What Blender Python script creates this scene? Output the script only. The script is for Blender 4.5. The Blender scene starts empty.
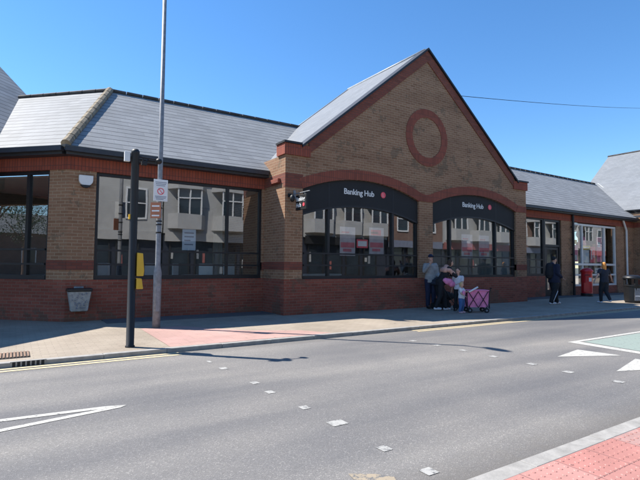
import bpy, bmesh, math, random
from mathutils import Vector, Matrix
random.seed(7)
S = bpy.context.scene
COL = S.collection
PI = math.pi
# ------------------------------------------------------------------ materials
def newmat(name):
    m = bpy.data.materials.new(name); m.use_nodes = True
    nt = m.node_tree; nt.nodes.clear()
    out = nt.nodes.new('ShaderNodeOutputMaterial')
    b = nt.nodes.new('ShaderNodeBsdfPrincipled')
    nt.links.new(b.outputs[0], out.inputs[0])
    return m, nt, b, out
def N(nt, t, **kw):
    n = nt.nodes.new(t)
    for k, v in kw.items(): setattr(n, k, v)
    return n
def math_(nt, op, a, b=None):
    n = N(nt, 'ShaderNodeMath', operation=op)
    for i, v in enumerate((a, b)):
        if v is None: continue
        if isinstance(v, (int, float)): n.inputs[i].default_value = v
        else: nt.links.new(v, n.inputs[i])
    return n.outputs[0]
def ramp(nt, fac, stops):
    r = N(nt, 'ShaderNodeValToRGB'); e = r.color_ramp.elements
    while len(e) < len(stops): e.new(.5)
    for i, (p, c) in enumerate(stops):
        e[i].position = p; e[i].color = (*c, 1) if len(c) == 3 else c
    nt.links.new(fac, r.inputs[0]); return r.outputs[0]
def mix(nt, fac, a, b, mode='MIX'):
    n = N(nt, 'ShaderNodeMix', data_type='RGBA', blend_type=mode)
    if isinstance(fac, (int, float)): n.inputs[0].default_value = fac
    else: nt.links.new(fac, n.inputs[0])
    for i, v in ((6, a), (7, b)):
        if isinstance(v, tuple): n.inputs[i].default_value = (*v[:3], 1)
        else: nt.links.new(v, n.inputs[i])
    return n.outputs[2]
def noise(nt, vec, scale, detail=4, rough=.55):
    n = N(nt, 'ShaderNodeTexNoise'); n.inputs['Scale'].default_value = scale
    n.inputs['Detail'].default_value = detail; n.inputs['Roughness'].default_value = rough
    nt.links.new(vec, n.inputs['Vector']); return n.outputs[0]
def bump(nt, b, h, strength=.3, dist=.01):
    n = N(nt, 'ShaderNodeBump'); n.inputs['Strength'].default_value = strength
    n.inputs['Distance'].default_value = dist
    nt.links.new(h, n.inputs['Height']); nt.links.new(n.outputs[0], b.inputs['Normal'])
def plain(name, c, rough=.6, metal=0, var=.15, scale=6, bmp=0, coat=0):
    m, nt, b, o = newmat(name)
    tc = N(nt, 'ShaderNodeTexCoord').outputs['Object']
    n = noise(nt, tc, scale)
    d = tuple(max(0, x*(1-var)) for x in c); l = tuple(min(1, x*(1+var)) for x in c)
    nt.links.new(ramp(nt, n, [(.3, d), (.7, l)]), b.inputs['Base Color'])
    b.inputs['Roughness'].default_value = rough; b.inputs['Metallic'].default_value = metal
    b.inputs['Coat Weight'].default_value = coat
    if bmp: bump(nt, b, noise(nt, tc, scale*6), bmp, .005)
    return m
def gum(nt, g, col, sc=2.2, r=.055):
    v = N(nt, 'ShaderNodeTexVoronoi'); v.inputs['Scale'].default_value = sc; nt.links.new(g, v.inputs['Vector'])
    return mix(nt, math_(nt, 'MULTIPLY', math_(nt, 'LESS_THAN', v.outputs['Distance'], r), .55), col, (.09, .085, .08))
def brickmat(name, cols, mortar, soldier=False, dirt=(.5, .5, .5), streak=.35, w=.225, h=.075, ms=.0065, bd=.004, rough=.9, offset=.5, hz=False):
    m, nt, b, o = newmat(name)
    uv = N(nt, 'ShaderNodeUVMap').outputs[0]
    vec = uv
    if soldier:
        mp = N(nt, 'ShaderNodeMapping'); mp.inputs['Rotation'].default_value = (0, 0, PI/2)
        nt.links.new(uv, mp.inputs[0]); vec = mp.outputs[0]
    bt = N(nt, 'ShaderNodeTexBrick'); bt.offset = offset if not soldier else 0
    nt.links.new(vec, bt.inputs['Vector'])
    bt.inputs['Color1'].default_value = (0, 0, 0, 1); bt.inputs['Color2'].default_value = (1, 1, 1, 1)
    bt.inputs['Mortar'].default_value = (.5, .5, .5, 1)
    bt.inputs['Scale'].default_value = 1; bt.inputs['Mortar Size'].default_value = ms
    bt.inputs['Mortar Smooth'].default_value = .2; bt.inputs['Brick Width'].default_value = w
    bt.inputs['Row Height'].default_value = h
    base = ramp(nt, bt.outputs['Color'], [(i/(len(cols)-1), c) for i, c in enumerate(cols)])
    c2 = mix(nt, bt.outputs['Fac'], base, mortar)
    g = N(nt, 'ShaderNodeTexCoord').outputs['Object']
    if hz:
        mz = N(nt, 'ShaderNodeMapping'); mz.inputs['Scale'].default_value = (.55, .55, 2.6); nt.links.new(g, mz.inputs[0])
        big = noise(nt, mz.outputs[0], .9, 5, .62)
    else: big = noise(nt, g, .8, 5, .6)
    c3 = mix(nt, streak, c2, ramp(nt, big, [(.35, dirt), (.65, (1, 1, 1))]), 'MULTIPLY')
    fine = noise(nt, g, 45, 3)
    c4 = mix(nt, .3, c3, ramp(nt, fine, [(.3, (.55, .55, .55)), (.7, (1, 1, 1))]), 'MULTIPLY')
    if hz:
        sz = N(nt, 'ShaderNodeSeparateXYZ'); nt.links.new(g, sz.inputs[0])
        mk = math_(nt, 'MAXIMUM', math_(nt, 'SUBTRACT', .55, sz.outputs[2]), 0.)
        pt = math_(nt, 'GREATER_THAN', math_(nt, 'ADD', noise(nt, g, 1.7, 6, .7), math_(nt, 'MULTIPLY', mk, .16)), .60)
        c4 = mix(nt, math_(nt, 'MULTIPLY', pt, .45), c4, (.085, .075, .05))
    if h >= .1: c4 = gum(nt, g, c4)
    nt.links.new(c4, b.inputs['Base Color']); b.inputs['Roughness'].default_value = rough
    hh = math_(nt, 'SUBTRACT', math_(nt, 'MULTIPLY', fine, .25), bt.outputs['Fac'])
    bump(nt, b, hh, .6, bd)
    return m
M = {}
M['buff'] = brickmat('buff brick', [(.255, .132, .070), (.31, .168, .092), (.34, .188, .104), (.295, .156, .086), (.365, .206, .12)], (.42, .30, .19), ms=.008, bd=.005, streak=.6, dirt=(.62, .56, .54), hz=True)
M['red'] = brickmat('red plinth brick', [(.25, .066, .04), (.33, .088, .052), (.29, .076, .045), (.37, .11, .068)], (.28, .16, .11), streak=.6, ms=.007, hz=True)
M['soldier'] = brickmat('red soldier course', [(.26, .062, .036), (.34, .084, .048), (.29, .07, .041)], (.12, .05, .04), soldier=True)
M['band'] = brickmat('red brown band', [(.18, .054, .034), (.25, .074, .046), (.21, .062, .04)], (.12, .065, .05))
M['arch'] = brickmat('arch brick', [(.24, .066, .04), (.32, .088, .052), (.28, .075, .045)], (.13, .06, .045), soldier=True)
def slate(name, a, b_, row, width, rough, dirt=.25, step=.5, spec=.3):
    m, nt, b, o = newmat(name)
    uv = N(nt, 'ShaderNodeUVMap').outputs[0]
    bt = N(nt, 'ShaderNodeTexBrick'); nt.links.new(uv, bt.inputs['Vector'])
    bt.inputs['Color1'].default_value = (0, 0, 0, 1); bt.inputs['Color2'].default_value = (1, 1, 1, 1)
    bt.inputs['Mortar'].default_value = (0, 0, 0, 1); bt.inputs['Scale'].default_value = 1
    bt.inputs['Mortar Size'].default_value = .006; bt.inputs['Brick Width'].default_value = width
    bt.inputs['Row Height'].default_value = row
    base = ramp(nt, bt.outputs['Color'], [(0, a), (1, b_)])
    g = N(nt, 'ShaderNodeTexCoord').outputs['Object']
    n1 = noise(nt, g, 1.2, 6, .65)
    c = mix(nt, dirt, base, ramp(nt, n1, [(.35, (.45, .45, .42)), (.65, (1, 1, 1))]), 'MULTIPLY')
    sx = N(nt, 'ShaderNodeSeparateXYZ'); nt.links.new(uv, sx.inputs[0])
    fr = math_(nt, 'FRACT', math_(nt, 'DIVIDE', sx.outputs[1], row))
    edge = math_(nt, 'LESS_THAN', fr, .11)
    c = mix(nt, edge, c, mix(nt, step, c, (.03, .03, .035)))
    nt.links.new(c, b.inputs['Base Color']); b.inputs['Roughness'].default_value = rough
    b.inputs['Specular IOR Level'].default_value = spec
    hh = math_(nt, 'SUBTRACT', math_(nt, 'MULTIPLY', math_(nt, 'SUBTRACT', 1., fr), 1.), math_(nt, 'MULTIPLY', bt.outputs['Fac'], .5))
    bump(nt, b, hh, .5, .02)
    return m
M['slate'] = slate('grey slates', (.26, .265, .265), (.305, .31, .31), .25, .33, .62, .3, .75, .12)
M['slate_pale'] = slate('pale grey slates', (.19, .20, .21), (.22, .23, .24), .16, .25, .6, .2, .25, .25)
M['navy'] = plain('navy black paint', (.010, .011, .014), .5, var=.2)
M['panel'] = plain('charcoal fascia panel', (.013, .013, .014), .75, var=.12, scale=2)
M['soffit'] = plain('dark grey soffit', (.03, .034, .042), .5)
M['ridge'] = plain('dark ridge tile', (.05, .048, .045), .8, scale=3, var=.4, bmp=.5)
M['moss'] = plain('mossy hip tile', (.27, .22, .15), .95, scale=9, var=.45, bmp=.8)
M['lead'] = plain('lead flashing', (.28, .29, .30), .5, var=.15)
M['white'] = plain('white paint', (.72, .72, .70), .45, var=.06)
M['upvc'] = plain('white plastic frame', (.62, .63, .62), .35, var=.05)
M['galv'] = plain('galvanised steel', (.21, .22, .235), .55, metal=0, var=.25, scale=14)
M['black'] = plain('black gloss paint', (.008, .008, .009), .55, var=.2)
M['yellow'] = plain('yellow plastic', (.65, .38, .03), .45, var=.06)
M['redpaint'] = plain('post box red', (.52, .012, .018), .35, var=.08, coat=.3)
M['redlogo'] = plain('coral red sign vinyl', (.8, .09, .12), .5, var=.03)
M['pinklogo'] = plain('pale pink sign vinyl', (.8, .35, .37), .5, var=.03)
M['blackbin'] = plain('black plastic bin', (.009, .009, .010), .45, var=.2)
M['rubber'] = plain('black rubber', (.015, .015, .016), .8)
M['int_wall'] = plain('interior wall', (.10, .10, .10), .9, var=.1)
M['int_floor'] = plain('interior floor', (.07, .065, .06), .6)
M['cream'] = plain('cream render', (.43, .42, .39), .85, scale=2, var=.1)
M['whiterender'] = plain('white render', (.40, .395, .38), .85, scale=2, var=.08)
M['shopdark'] = plain('dark shopfront', (.03, .035, .05), .4)
M['farpaper'] = plain('far pale display', (.38, .38, .37), .7); M['fargrey'] = plain('far grey display', (.2, .22, .24), .7); M['farrose'] = plain('far dull red', (.30, .10, .09), .7)
M['oldred'] = brickmat('far brick', [(.2, .11, .08), (.26, .15, .11)], (.25, .22, .19))
M['skin'] = plain('skin', (.56, .32, .23), .55, var=.08, scale=20)
M['orange'] = plain('orange sign', (.42, .15, .07), .5, var=.1)
M['bluegrey'] = plain('pale blue paper', (.55, .63, .70), .6, var=.05)
M['paper'] = plain('white paper', (.75, .74, .72), .6, var=.04)
M['inkgrey'] = plain('grey print', (.18, .2, .26), .7)
M['concrete'] = plain('kerb concrete', (.30, .285, .26), .9, scale=8, var=.2, bmp=.4)
M['pinkp'] = plain('pink paper', (.75, .22, .32), .6); M['yelp'] = plain('yellow paper', (.75, .55, .08), .6)
def glassmat(name, refl=.22, tint=(.84, .87, .87), wav=.03):
    m, nt, b, out = newmat(name); nt.nodes.remove(b)
    gl = N(nt, 'ShaderNodeBsdfGlossy'); gl.inputs['Roughness'].default_value = 0.01
    gl.inputs['Color'].default_value = (.95, .97, 1, 1)
    tr = N(nt, 'ShaderNodeBsdfTransparent'); tr.inputs['Color'].default_value = (*tint, 1)
    mx = N(nt, 'ShaderNodeMixShader')
    lw = N(nt, 'ShaderNodeLayerWeight'); lw.inputs[0].default_value = .5
    f = math_(nt, 'ADD', math_(nt, 'MULTIPLY', math_(nt, 'POWER', lw.outputs['Facing'], 5), .85), refl)
    nt.links.new(f, mx.inputs[0]); nt.links.new(tr.outputs[0], mx.inputs[1]); nt.links.new(gl.outputs[0], mx.inputs[2])
    nt.links.new(mx.outputs[0], out.inputs[0])
    bp = N(nt, 'ShaderNodeBump'); bp.inputs['Strength'].default_value = wav; bp.inputs['Distance'].default_value = .05
    g = N(nt, 'ShaderNodeTexCoord').outputs['Object']
    nt.links.new(noise(nt, g, .9, 1), bp.inputs['Height'])
    nt.links.new(bp.outputs[0], gl.inputs['Normal'])
    return m
M['glass'] = glassmat('window glass', .23)
M['farglass'] = plain('far window glass', (.03, .04, .05), .08, var=.3, scale=1)
def asphalt():
    m, nt, b, o = newmat('asphalt')
    g = N(nt, 'ShaderNodeTexCoord').outputs['Object']
    mp = N(nt, 'ShaderNodeMapping'); mp.inputs['Scale'].default_value = (.12, 1, 1); nt.links.new(g, mp.inputs[0])
    band = noise(nt, mp.outputs[0], 1.1, 3, .5)
    blot = noise(nt, g, .55, 5, .6)
    v = N(nt, 'ShaderNodeTexVoronoi'); v.inputs['Scale'].default_value = 135; nt.links.new(g, v.inputs['Vector'])
    sep = N(nt, 'ShaderNodeSeparateColor'); nt.links.new(v.outputs['Color'], sep.inputs[0])
    stone = ramp(nt, sep.outputs[0], [(0, (.142, .137, .131)), (.45, (.163, .157, .150)), (.8, (.185, .178, .17)), (.93, (.217, .208, .197)), (1, (.30, .285, .262))])
    base = mix(nt, 1, stone, ramp(nt, band, [(.34, (.74, .75, .78)), (.66, (1.28, 1.25, 1.19))]), 'MULTIPLY')
    base = mix(nt, .6, base, ramp(nt, blot, [(.3, (.75, .76, .8)), (.7, (1.15, 1.12, 1.08))]), 'MULTIPLY')
    sy = N(nt, 'ShaderNodeSeparateXYZ'); nt.links.new(g, sy.inputs[0])
    gut = math_(nt, 'SUBTRACT', math_(nt, 'ABSOLUTE', math_(nt, 'SUBTRACT', sy.outputs[1], 4.865)), 2.35)
    gut = math_(nt, 'MULTIPLY', gut, 2.6); gn = math_(nt, 'MULTIPLY', math_(nt, 'MAXIMUM', gut, 0.), noise(nt, g, 5, 5, .7))
    base = mix(nt, math_(nt, 'MINIMUM', gn, .7), base, (.13, .115, .095))
    v2 = N(nt, 'ShaderNodeTexVoronoi', feature='DISTANCE_TO_EDGE'); v2.inputs['Scale'].default_value = .33
    dn = N(nt, 'ShaderNodeMix', data_type='VECTOR'); dn.inputs[0].default_value = .12; nt.links.new(g, dn.inputs[4])
    nz = N(nt, 'ShaderNodeTexNoise'); nz.inputs['Scale'].default_value = 2.2; nz.inputs['Detail'].default_value = 5; nt.links.new(g, nz.inputs['Vector']); nt.links.new(nz.outputs['Color'], dn.inputs[5])
    nt.links.new(dn.outputs[1], v2.inputs['Vector'])
    crack = math_(nt, 'MULTIPLY', math_(nt, 'LESS_THAN', v2.outputs['Distance'], .0022), math_(nt, 'GREATER_THAN', blot, .54))
    nt.links.new(base, b.inputs['Base Color']); b.inputs['Roughness'].default_value = .82
    bump(nt, b, math_(nt, 'ADD', sep.outputs[0], v.outputs['Distance']), .5, .004)
    return m
M['asphalt'] = asphalt()
def paving(name, cols, mortar, w, h, streak=.6, ms=.006):
    return brickmat(name, cols, mortar, w=w, h=h, ms=ms, streak=streak, dirt=(.6, .58, .56), bd=.003, rough=.88)
M['block'] = paving('buff block paving', [(.35, .295, .225), (.40, .335, .26), (.375, .315, .24)], (.29, .24, .19), .2, .1, ms=.004)
M['pink'] = paving('pink blister paving', [(.47, .29, .25), (.51, .32, .27), (.49, .30, .26)], (.36, .24, .2), .4, .4, ms=.004)
def tactile():
    m, nt, b, o = newmat('red blister paving')
    uv = N(nt, 'ShaderNodeUVMap').outputs[0]
    bt = N(nt, 'ShaderNodeTexBrick'); bt.offset = 0; nt.links.new(uv, bt.inputs['Vector'])
    bt.inputs['Color1'].default_value = (0, 0, 0, 1); bt.inputs['Color2'].default_value = (1, 1, 1, 1)
    bt.inputs['Scale'].default_value = 1; bt.inputs['Brick Width'].default_value = .4; bt.inputs['Row Height'].default_value = .4
    bt.inputs['Mortar Size'].default_value = .004
    base = ramp(nt, bt.outputs['Color'], [(0, (.38, .17, .145)), (.35, (.43, .19, .16)), (.7, (.41, .25, .22)), (1, (.47, .21, .175))])
    base = mix(nt, bt.outputs['Fac'], base, (.2, .1, .09))
    g = N(nt, 'ShaderNodeTexCoord').outputs['Object']
    base = mix(nt, .5, base, ramp(nt, noise(nt, g, 3, 6, .7), [(.3, (.6, .58, .56)), (.7, (1.05, 1.05, 1.05))]), 'MULTIPLY'); base = gum(nt, g, base, 4, .045)
    nt.links.new(base, b.inputs['Base Color']); b.inputs['Roughness'].default_value = .85
    bump(nt, b, noise(nt, g, 120, 3), .3, .002)
    return m
M['tactile'] = tactile()
def worn(name, c, under=(.13, .128, .126), amt=.47):
    m, nt, b, o = newmat(name)
    g = N(nt, 'ShaderNodeTexCoord').outputs['Object']
    n = noise(nt, g, 22, 6, .75)
    nt.links.new(ramp(nt, n, [(amt-.13, under), (amt-.03, c)]), b.inputs['Base Color'])
    b.inputs['Roughness'].default_value = .7
    bump(nt, b, noise(nt, g, 90, 2), .3, .002)
    return m
M['whitemark'] = worn('worn white road paint', (.46, .445, .40), amt=.48)
M['studmark'] = worn('very worn stud paint', (.38, .37, .34), amt=.52)
M['yellowmark'] = worn('faded yellow road paint', (.62, .50, .30), amt=.45)
M['greenmark'] = worn('faded green surfacing', (.25, .30, .26), amt=.47)
# ------------------------------------------------------------------ mesh builder
SPLIT = {'stripe','corner_pillar','gutter_and_fascia','gable_side_wall','brick_pier','brick_band','plinth','soldier_course','corbelled_shoulder','raking_brick_band','verge_capping','hood_support','shoulder_strap','side_stripe','transom','eye','interior_wall','ceiling','insulator','arch_springer','left_wing_pillar','guard_rail','strap','panel_joint'}
class MB:
    def __init__(s): s.v = []; s.f = []
    def add(s, vs, fs):
        o = len(s.v); s.v += [tuple(v) for v in vs]; s.f += [tuple(i+o for i in f) for f in fs]; return s
    def box(s, x0, x1, y0, y1, z0, z1, T=None):
        vs = [(x0,y0,z0),(x1,y0,z0),(x1,y1,z0),(x0,y1,z0),(x0,y0,z1),(x1,y0,z1),(x1,y1,z1),(x0,y1,z1)]
        if T: vs = [T(*v) for v in vs]
        return s.add(vs, [(0,3,2,1),(4,5,6,7),(0,1,5,4),(1,2,6,5),(2,3,7,6),(3,0,4,7)])
    def ext(s, pts, d):          # extrude a planar polygon (3d pts) along vector d
        n = len(pts); d = Vector(d); a = [Vector(p) for p in pts]
        return s.add([*a, *[p+d for p in a]], [tuple(range(n)), tuple(range(2*n-1, n-1, -1))] + [(i, (i+1) % n, n+(i+1) % n, n+i) for i in range(n)])
    def tube(s, p0, p1, r0, r1=None, n=10, cap=True):
        r1 = r0 if r1 is None else r1; p0 = Vector(p0); p1 = Vector(p1); d = (p1-p0).normalized()
        a = d.orthogonal().normalized(); b = d.cross(a); vs = []
        for p, r in ((p0, r0), (p1, r1)):
            for i in range(n):
                t = 2*PI*i/n; vs.append(p + a*r*math.cos(t) + b*r*math.sin(t))
        fs = [(i, (i+1) % n, n+(i+1) % n, n+i) for i in range(n)]
        if cap: fs += [tuple(range(n-1, -1, -1)), tuple(range(n, 2*n))]
        return s.add(vs, fs)
    def lathe(s, prof, c=(0,0,0), n=20, T=None):
        vs = []; fs = []
        for r, z in prof:
            for i in range(n):
                t = 2*PI*i/n; p = (c[0]+r*math.cos(t), c[1]+r*math.sin(t), c[2]+z); vs.append(T(*p) if T else p)
        k = len(prof)
        for j in range(k-1):
            for i in range(n): fs.append((j*n+i, j*n+(i+1) % n, (j+1)*n+(i+1) % n, (j+1)*n+i))
        fs += [tuple(range(n-1, -1, -1)), tuple(range((k-1)*n, k*n))]
        return s.add(vs, fs)
    def ball(s, c, r, n=10, m=7):
        rx, ry, rz = (r, r, r) if isinstance(r, (int, float)) else r
        vs = []; fs = []
        for j in range(m+1):
            ph = PI*j/m
            for i in range(n):
                t = 2*PI*i/n; vs.append((c[0]+rx*math.sin(ph)*math.cos(t), c[1]+ry*math.sin(ph)*math.sin(t), c[2]+rz*math.cos(ph)))
        for j in range(m):
            for i in range(n): fs.append((j*n+i, (j+1)*n+i, (j+1)*n+(i+1) % n, j*n+(i+1) % n))
        return s.add(vs, fs)
    def build(s, name, m, parent=None, bevel=0, smooth=False, **tags):
        if name in SPLIT:
            par = list(range(len(s.v)))
            def fd(i):
                while par[i] != i: par[i] = par[par[i]]; i = par[i]
                return i
            for f in s.f:
                a = fd(f[0])
                for k in f[1:]: par[fd(k)] = a
            grp = {}
            for f in s.f: grp.setdefault(fd(f[0]), []).append(f)
            if len(grp) > 1:
                last = None
                for fs in grp.values():
                    ids = sorted({i for f in fs for i in f}); mp = {k: n for n, k in enumerate(ids)}
                    w = MB(); w.v = [s.v[i] for i in ids]; w.f = [tuple(mp[i] for i in f) for f in fs]
                    last = w.build_one(name, m, parent, bevel, smooth, **tags)
                return last
        return s.build_one(name, m, parent, bevel, smooth, **tags)
    def build_one(s, name, m, parent=None, bevel=0, smooth=False, **tags):
        me = bpy.data.meshes.new(name)
        me.from_pydata([tuple(v) for v in s.v], [], s.f)
        bm = bmesh.new(); bm.from_mesh(me)
        bmesh.ops.remove_doubles(bm, verts=bm.verts, dist=1e-5)
        bmesh.ops.recalc_face_normals(bm, faces=bm.faces)
        if bevel: bmesh.ops.bevel(bm, geom=bm.edges[:], offset=bevel, segments=1, affect='EDGES', clamp_overlap=True)
        finish(bm, me, smooth)
        me.materials.append(M[m] if isinstance(m, str) else m)
        return link(name, me, parent, **tags)
def finish(bm, me, smooth=False):
    uvl = bm.loops.layers.uv.verify()
    Z = Vector((0, 0, 1))
    for f in bm.faces:
        f.normal_update(); n = f.normal
        if abs(n.z) > .93 or n.length < .5: t = Vector((1, 0, 0)); b = Vector((0, 1, 0))
        else:
            t = Z.cross(n).normalized(); b = n.cross(t)
        for l in f.loops: l[uvl].uv = (l.vert.co.dot(t), l.vert.co.dot(b))
        f.smooth = smooth
    bm.to_mesh(me); bm.free()
ROOTLOC = {}
def link(name, me, parent=None, **tags):
    o = bpy.data.objects.new(name, me); COL.objects.link(o)
    if parent is not None:
        o.parent = parent
        if parent.name in ROOTLOC: o.matrix_parent_inverse = Matrix.Translation(-Vector(ROOTLOC[parent.name]))
    for k, v in tags.items(): o[k] = v
    return o
def thing(name, label, cat, loc=(0,0,0), group=None):
    o = bpy.data.objects.new(name, None); COL.objects.link(o); o.location = loc
    o.empty_display_size = .2
    o['label'] = label; o['category'] = cat
    if group: o['group'] = group
    ROOTLOC[o.name] = loc
    return o
def tag(o, label, cat, group=None):
    o['label'] = label; o['category'] = cat
    if group: o['group'] = group
    return o
def place(o, loc, rz=0, sc=None):      # for things built round the origin
    o.location = loc; o.rotation_euler = (0, 0, rz)
    if sc: o.scale = (sc,)*3
    return o
def text_mesh(s, size, ext=.004, align='LEFT', bold=.0):
    cu = bpy.data.curves.new('t', 'FONT'); cu.body = s; cu.size = size; cu.extrude = ext; cu.align_x = align; cu.offset = bold
    cu.resolution_u = 3; cu.space_character = .95
    o = bpy.data.objects.new('t', cu); COL.objects.link(o)
    me = bpy.data.meshes.new_from_object(o.evaluated_get(bpy.context.evaluated_depsgraph_get()))
    bpy.data.objects.remove(o); return me
def text(s, size, T, m, parent, align='LEFT', bold=.0):   # T: 4x4 matrix; text lies in local xy
    bpy.context.view_layer.update()
    me = text_mesh(s, size, .003, align, bold); me.transform(T); me.materials.clear(); me.materials.append(M[m])
    return link('lettering', me, parent)
# ------------------------------------------------------------------ frames
CX, CY = 1.03, 12.19                   # outside corner of the building
YB, YG = 12.19, 10.97
R2 = math.sqrt(.5)
def A(s, p, z): return (CX - s*R2 - p*R2, CY + s*R2 - p*R2, z)     # along / outward of the left facade
# ------------------------------------------------------------------ ground
def sheet(name, pts, z, m, **tags):
    return MB().add([(x, y, z) for x, y in pts], [tuple(range(len(pts)))]).build(name, m, **tags)
M['soil'] = plain('distant ground', (.12, .12, .10), .95, scale=.05)
sheet('ground', [(-400, -400), (500, -400), (500, 400), (-400, 400)], -.20, 'soil', kind='structure')
ZR = -.062; KF, KN = 7.60, 2.045        # road level, far and near kerb lines
sheet('road', [(-120, KN-.02), (160, KN-.02), (160, KF+.02), (-120, KF+.02)], ZR, 'asphalt', kind='structure')
fp = MB(); fp.add([(-120, KF+.13, 0), (160, KF+.13, 0), (160, 40, 0), (-120, 40, 0)], [(0,1,2,3)])
fp.build('pavement', 'block', kind='structure')
npv = MB(); npv.add([(-120, -5.5, 0), (160, -5.5, 0), (160, KN-.13, 0), (-120, KN-.13, 0)], [(0,1,2,3)])
npv.build('pavement', 'block', kind='structure')
def kerb(y0, y1):
    k = MB(); x = -40.
    while x < 70:
        dz = random.uniform(-.003, .003); L = .915
        k.box(x+.003, x+L-.003, y0+random.uniform(-.002,.002), y1, -.2, .004+dz); x += L
    k.build('kerb', 'concrete', kind='structure', bevel=.004)
kerb(KF, KF+.13); kerb(KN-.13, KN)
# near tactile paving with real blisters where the photo shows them close
tp = MB(); tp.add([(1.2, -1.6, .006), (5.9, -1.6, .006), (5.9, KN-.135, .006), (1.2, KN-.135, .006)], [(0,1,2,3)])
for i in range(70):
    for j in range(22):
        x = 1.233 + i*.0667; y = KN-.17 - j*.0667
        if x > 5.9: continue
        r = .0115; c = [(x+r*1.5*math.cos(a), y+r*1.5*math.sin(a), .0062) for a in [k*PI/3 for k in range(6)]]
        t = [(x+r*math.cos(a), y+r*math.sin(a), .0105) for a in [k*PI/3 for k in range(6)]]
        tp.add(c+t, [tuple(range(6, 12))] + [(k, (k+1) % 6, 6+(k+1) % 6, 6+k) for k in range(6)])
tp.build('tactile_paving', 'tactile', kind='structure')
sheet('tactile_paving', [(2.18, KF+.135), (5.35, KF+.135), (5.0, 8.35), (4.0, 8.9), (3.1, 10.2), (2.25, 10.2)], .005, 'pink', kind='structure')
# drainage grate & paint
Zm = ZR+.004
wm = MB()
st = MB()
def qs(pts): st.add([(x, y, Zm) for x, y in pts], [tuple(range(len(pts)))])
def q(pts): wm.add([(x, y, Zm) for x, y in pts], [tuple(range(len(pts)))])
for y, w, l in ((6.62,.12,.05),(6.1,.12,.1),(5.18,.11,.09),(4.72,.11,.09),(4.04,.1,.09),(3.50,.13,.16),(2.83,.1,.09),(2.36,.1,.1)):
    x = 2.45+random.uniform(-.03,.03); qs([(x-l/2, y-w/2), (x+l/2, y-w/2), (x+l/2, y+w/2), (x-l/2, y+w/2)])
for y in (6.5, 5.93, 5.35, 4.75, 4.10, 3.54, 2.92, 2.45):
    x = 6.33+random.uniform(-.04,.04); qs([(x-.06, y-.06), (x+.06, y-.06), (x+.06, y+.06), (x-.06, y+.06)])
q([(1.0, 5.03), (.93, 4.975), (0, 4.79), (-6, 3.6), (-6, 3.68), (0, 4.87), (.75, 5.02)])
q([(1.0, 5.04), (.75, 5.022), (0, 5.08), (-6, 5.55), (-6, 5.63), (0, 5.16), (.8, 5.095)])
q([(8.75, 4.93), (9.0, 4.83), (30, 4.83), (30, 4.93)])
q([(8.75, 4.93), (8.60, 3.5), (8.4, 2.3), (8.62, 2.3), (8.82, 3.5), (9.0, 4.83)])
q([(7.2, 4.22), (8.12, 4.40), (8.2, 3.74)]); q([(6.9, 3.22), (8.1, 3.50), (8.05, 2.8)])
wm.build('road_marking', 'whitemark', kind='structure')
wm = st; wm.build('crossing_stud', 'studmark', kind='structure')
gm = MB(); gm.add([(9.06, 4.79, Zm), (30, 4.79, Zm), (30, 2.4, Zm), (8.78, 2.4, Zm), (8.86, 3.5, Zm)], [(0,1,2,3,4)]).build('cycle_box_surfacing', 'greenmark', kind='structure')
ym = MB()
for y in (KF-.12, KF-.27):
    for x0, x1 in ((-60, 2.25), (7.3, 60)): ym.add([(x0, y, Zm), (x1, y, Zm), (x1, y+.07, Zm), (x0, y+.07, Zm)], [(0,1,2,3)])
ym.build('yellow_line', 'yellowmark', kind='structure')
M['patch'] = worn('sandy patch', (.33, .27, .19), amt=.55)
sheet('sand_patch', [(1.95, 2.62), (2.1, 2.52), (2.18, 2.42), (2.12, 2.3), (2.0, 2.25), (1.9, 2.4)], Zm+.001, 'patch', kind='structure')
g = thing('drain_grate', 'brown slotted drain grating let into the lit left paving', 'drain', (0, 8.15, .004))
gb = MB(); gb.box(-.55, .26, 7.93, 8.42, .002, .008); gb.build('frame', 'rubber', g)
gs = MB()
M['rust'] = plain('rusty iron', (.24, .15, .10), .8, scale=20, var=.3)
for i in range(19): gs.box(-.53+i*.042, -.53+i*.042+.024, 7.95, 8.40, .009, .02)
gs.build('bars', 'rust', g)
g = thing('kerb_inlet', 'row of small black drain holes in the kerb at left', 'drain', (.2, KF-.02, ZR))
gb = MB(); gb.box(.02, .44, KF-.004, KF+.05, ZR+.002, .012); gb.build('inlet_block', 'concrete', g)
gs = MB()
for i in range(7): gs.box(.045+i*.056, .045+i*.056+.036, KF-.007, KF-.0045, ZR+.006, .006)
gs.build('hole', 'rubber', g)

# ------------------------------------------------------------------ THE BRICK BUILDING
B = thing('brick_building', 'long single-storey brick building with slate roofs and a tall gable over two arched windows', 'building', (6, 12, 0))
TH = .3
GX0, GX1, AX, AZ = 6.02, 16.73, 11.34, 8.50
SL = .82
def rake(x): return AZ - abs(x-AX)*SL                       # top of raking brickwork
def gtop(x): return max(4.56, rake(x))
def arcz(x, x0, x1, ze, zc):                                # segmental arch height
    c = (x0+x1)/2; h = (x1-x0)/2; rise = zc-ze; r = (h*h+rise*rise)/(2*rise)
    return zc - r + math.sqrt(max(0, r*r-(x-c)**2))
W1, W2 = (6.57, 10.95), (11.58, 16.07)
def opening(x):
    for w in (W1, W2):
        if w[0]-1e-6 <= x <= w[1]+1e-6: return arcz(x, w[0], w[1], 3.42, 3.86)
    return None
xs = sorted(set([GX0, GX1, AX, 6.5, 16.18, W1[0], W1[1], W2[0], W2[1]] + [round(6.02+i*.18, 3) for i in range(60) if 6.02+i*.18 < 16.73]))
w = MB()
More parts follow.
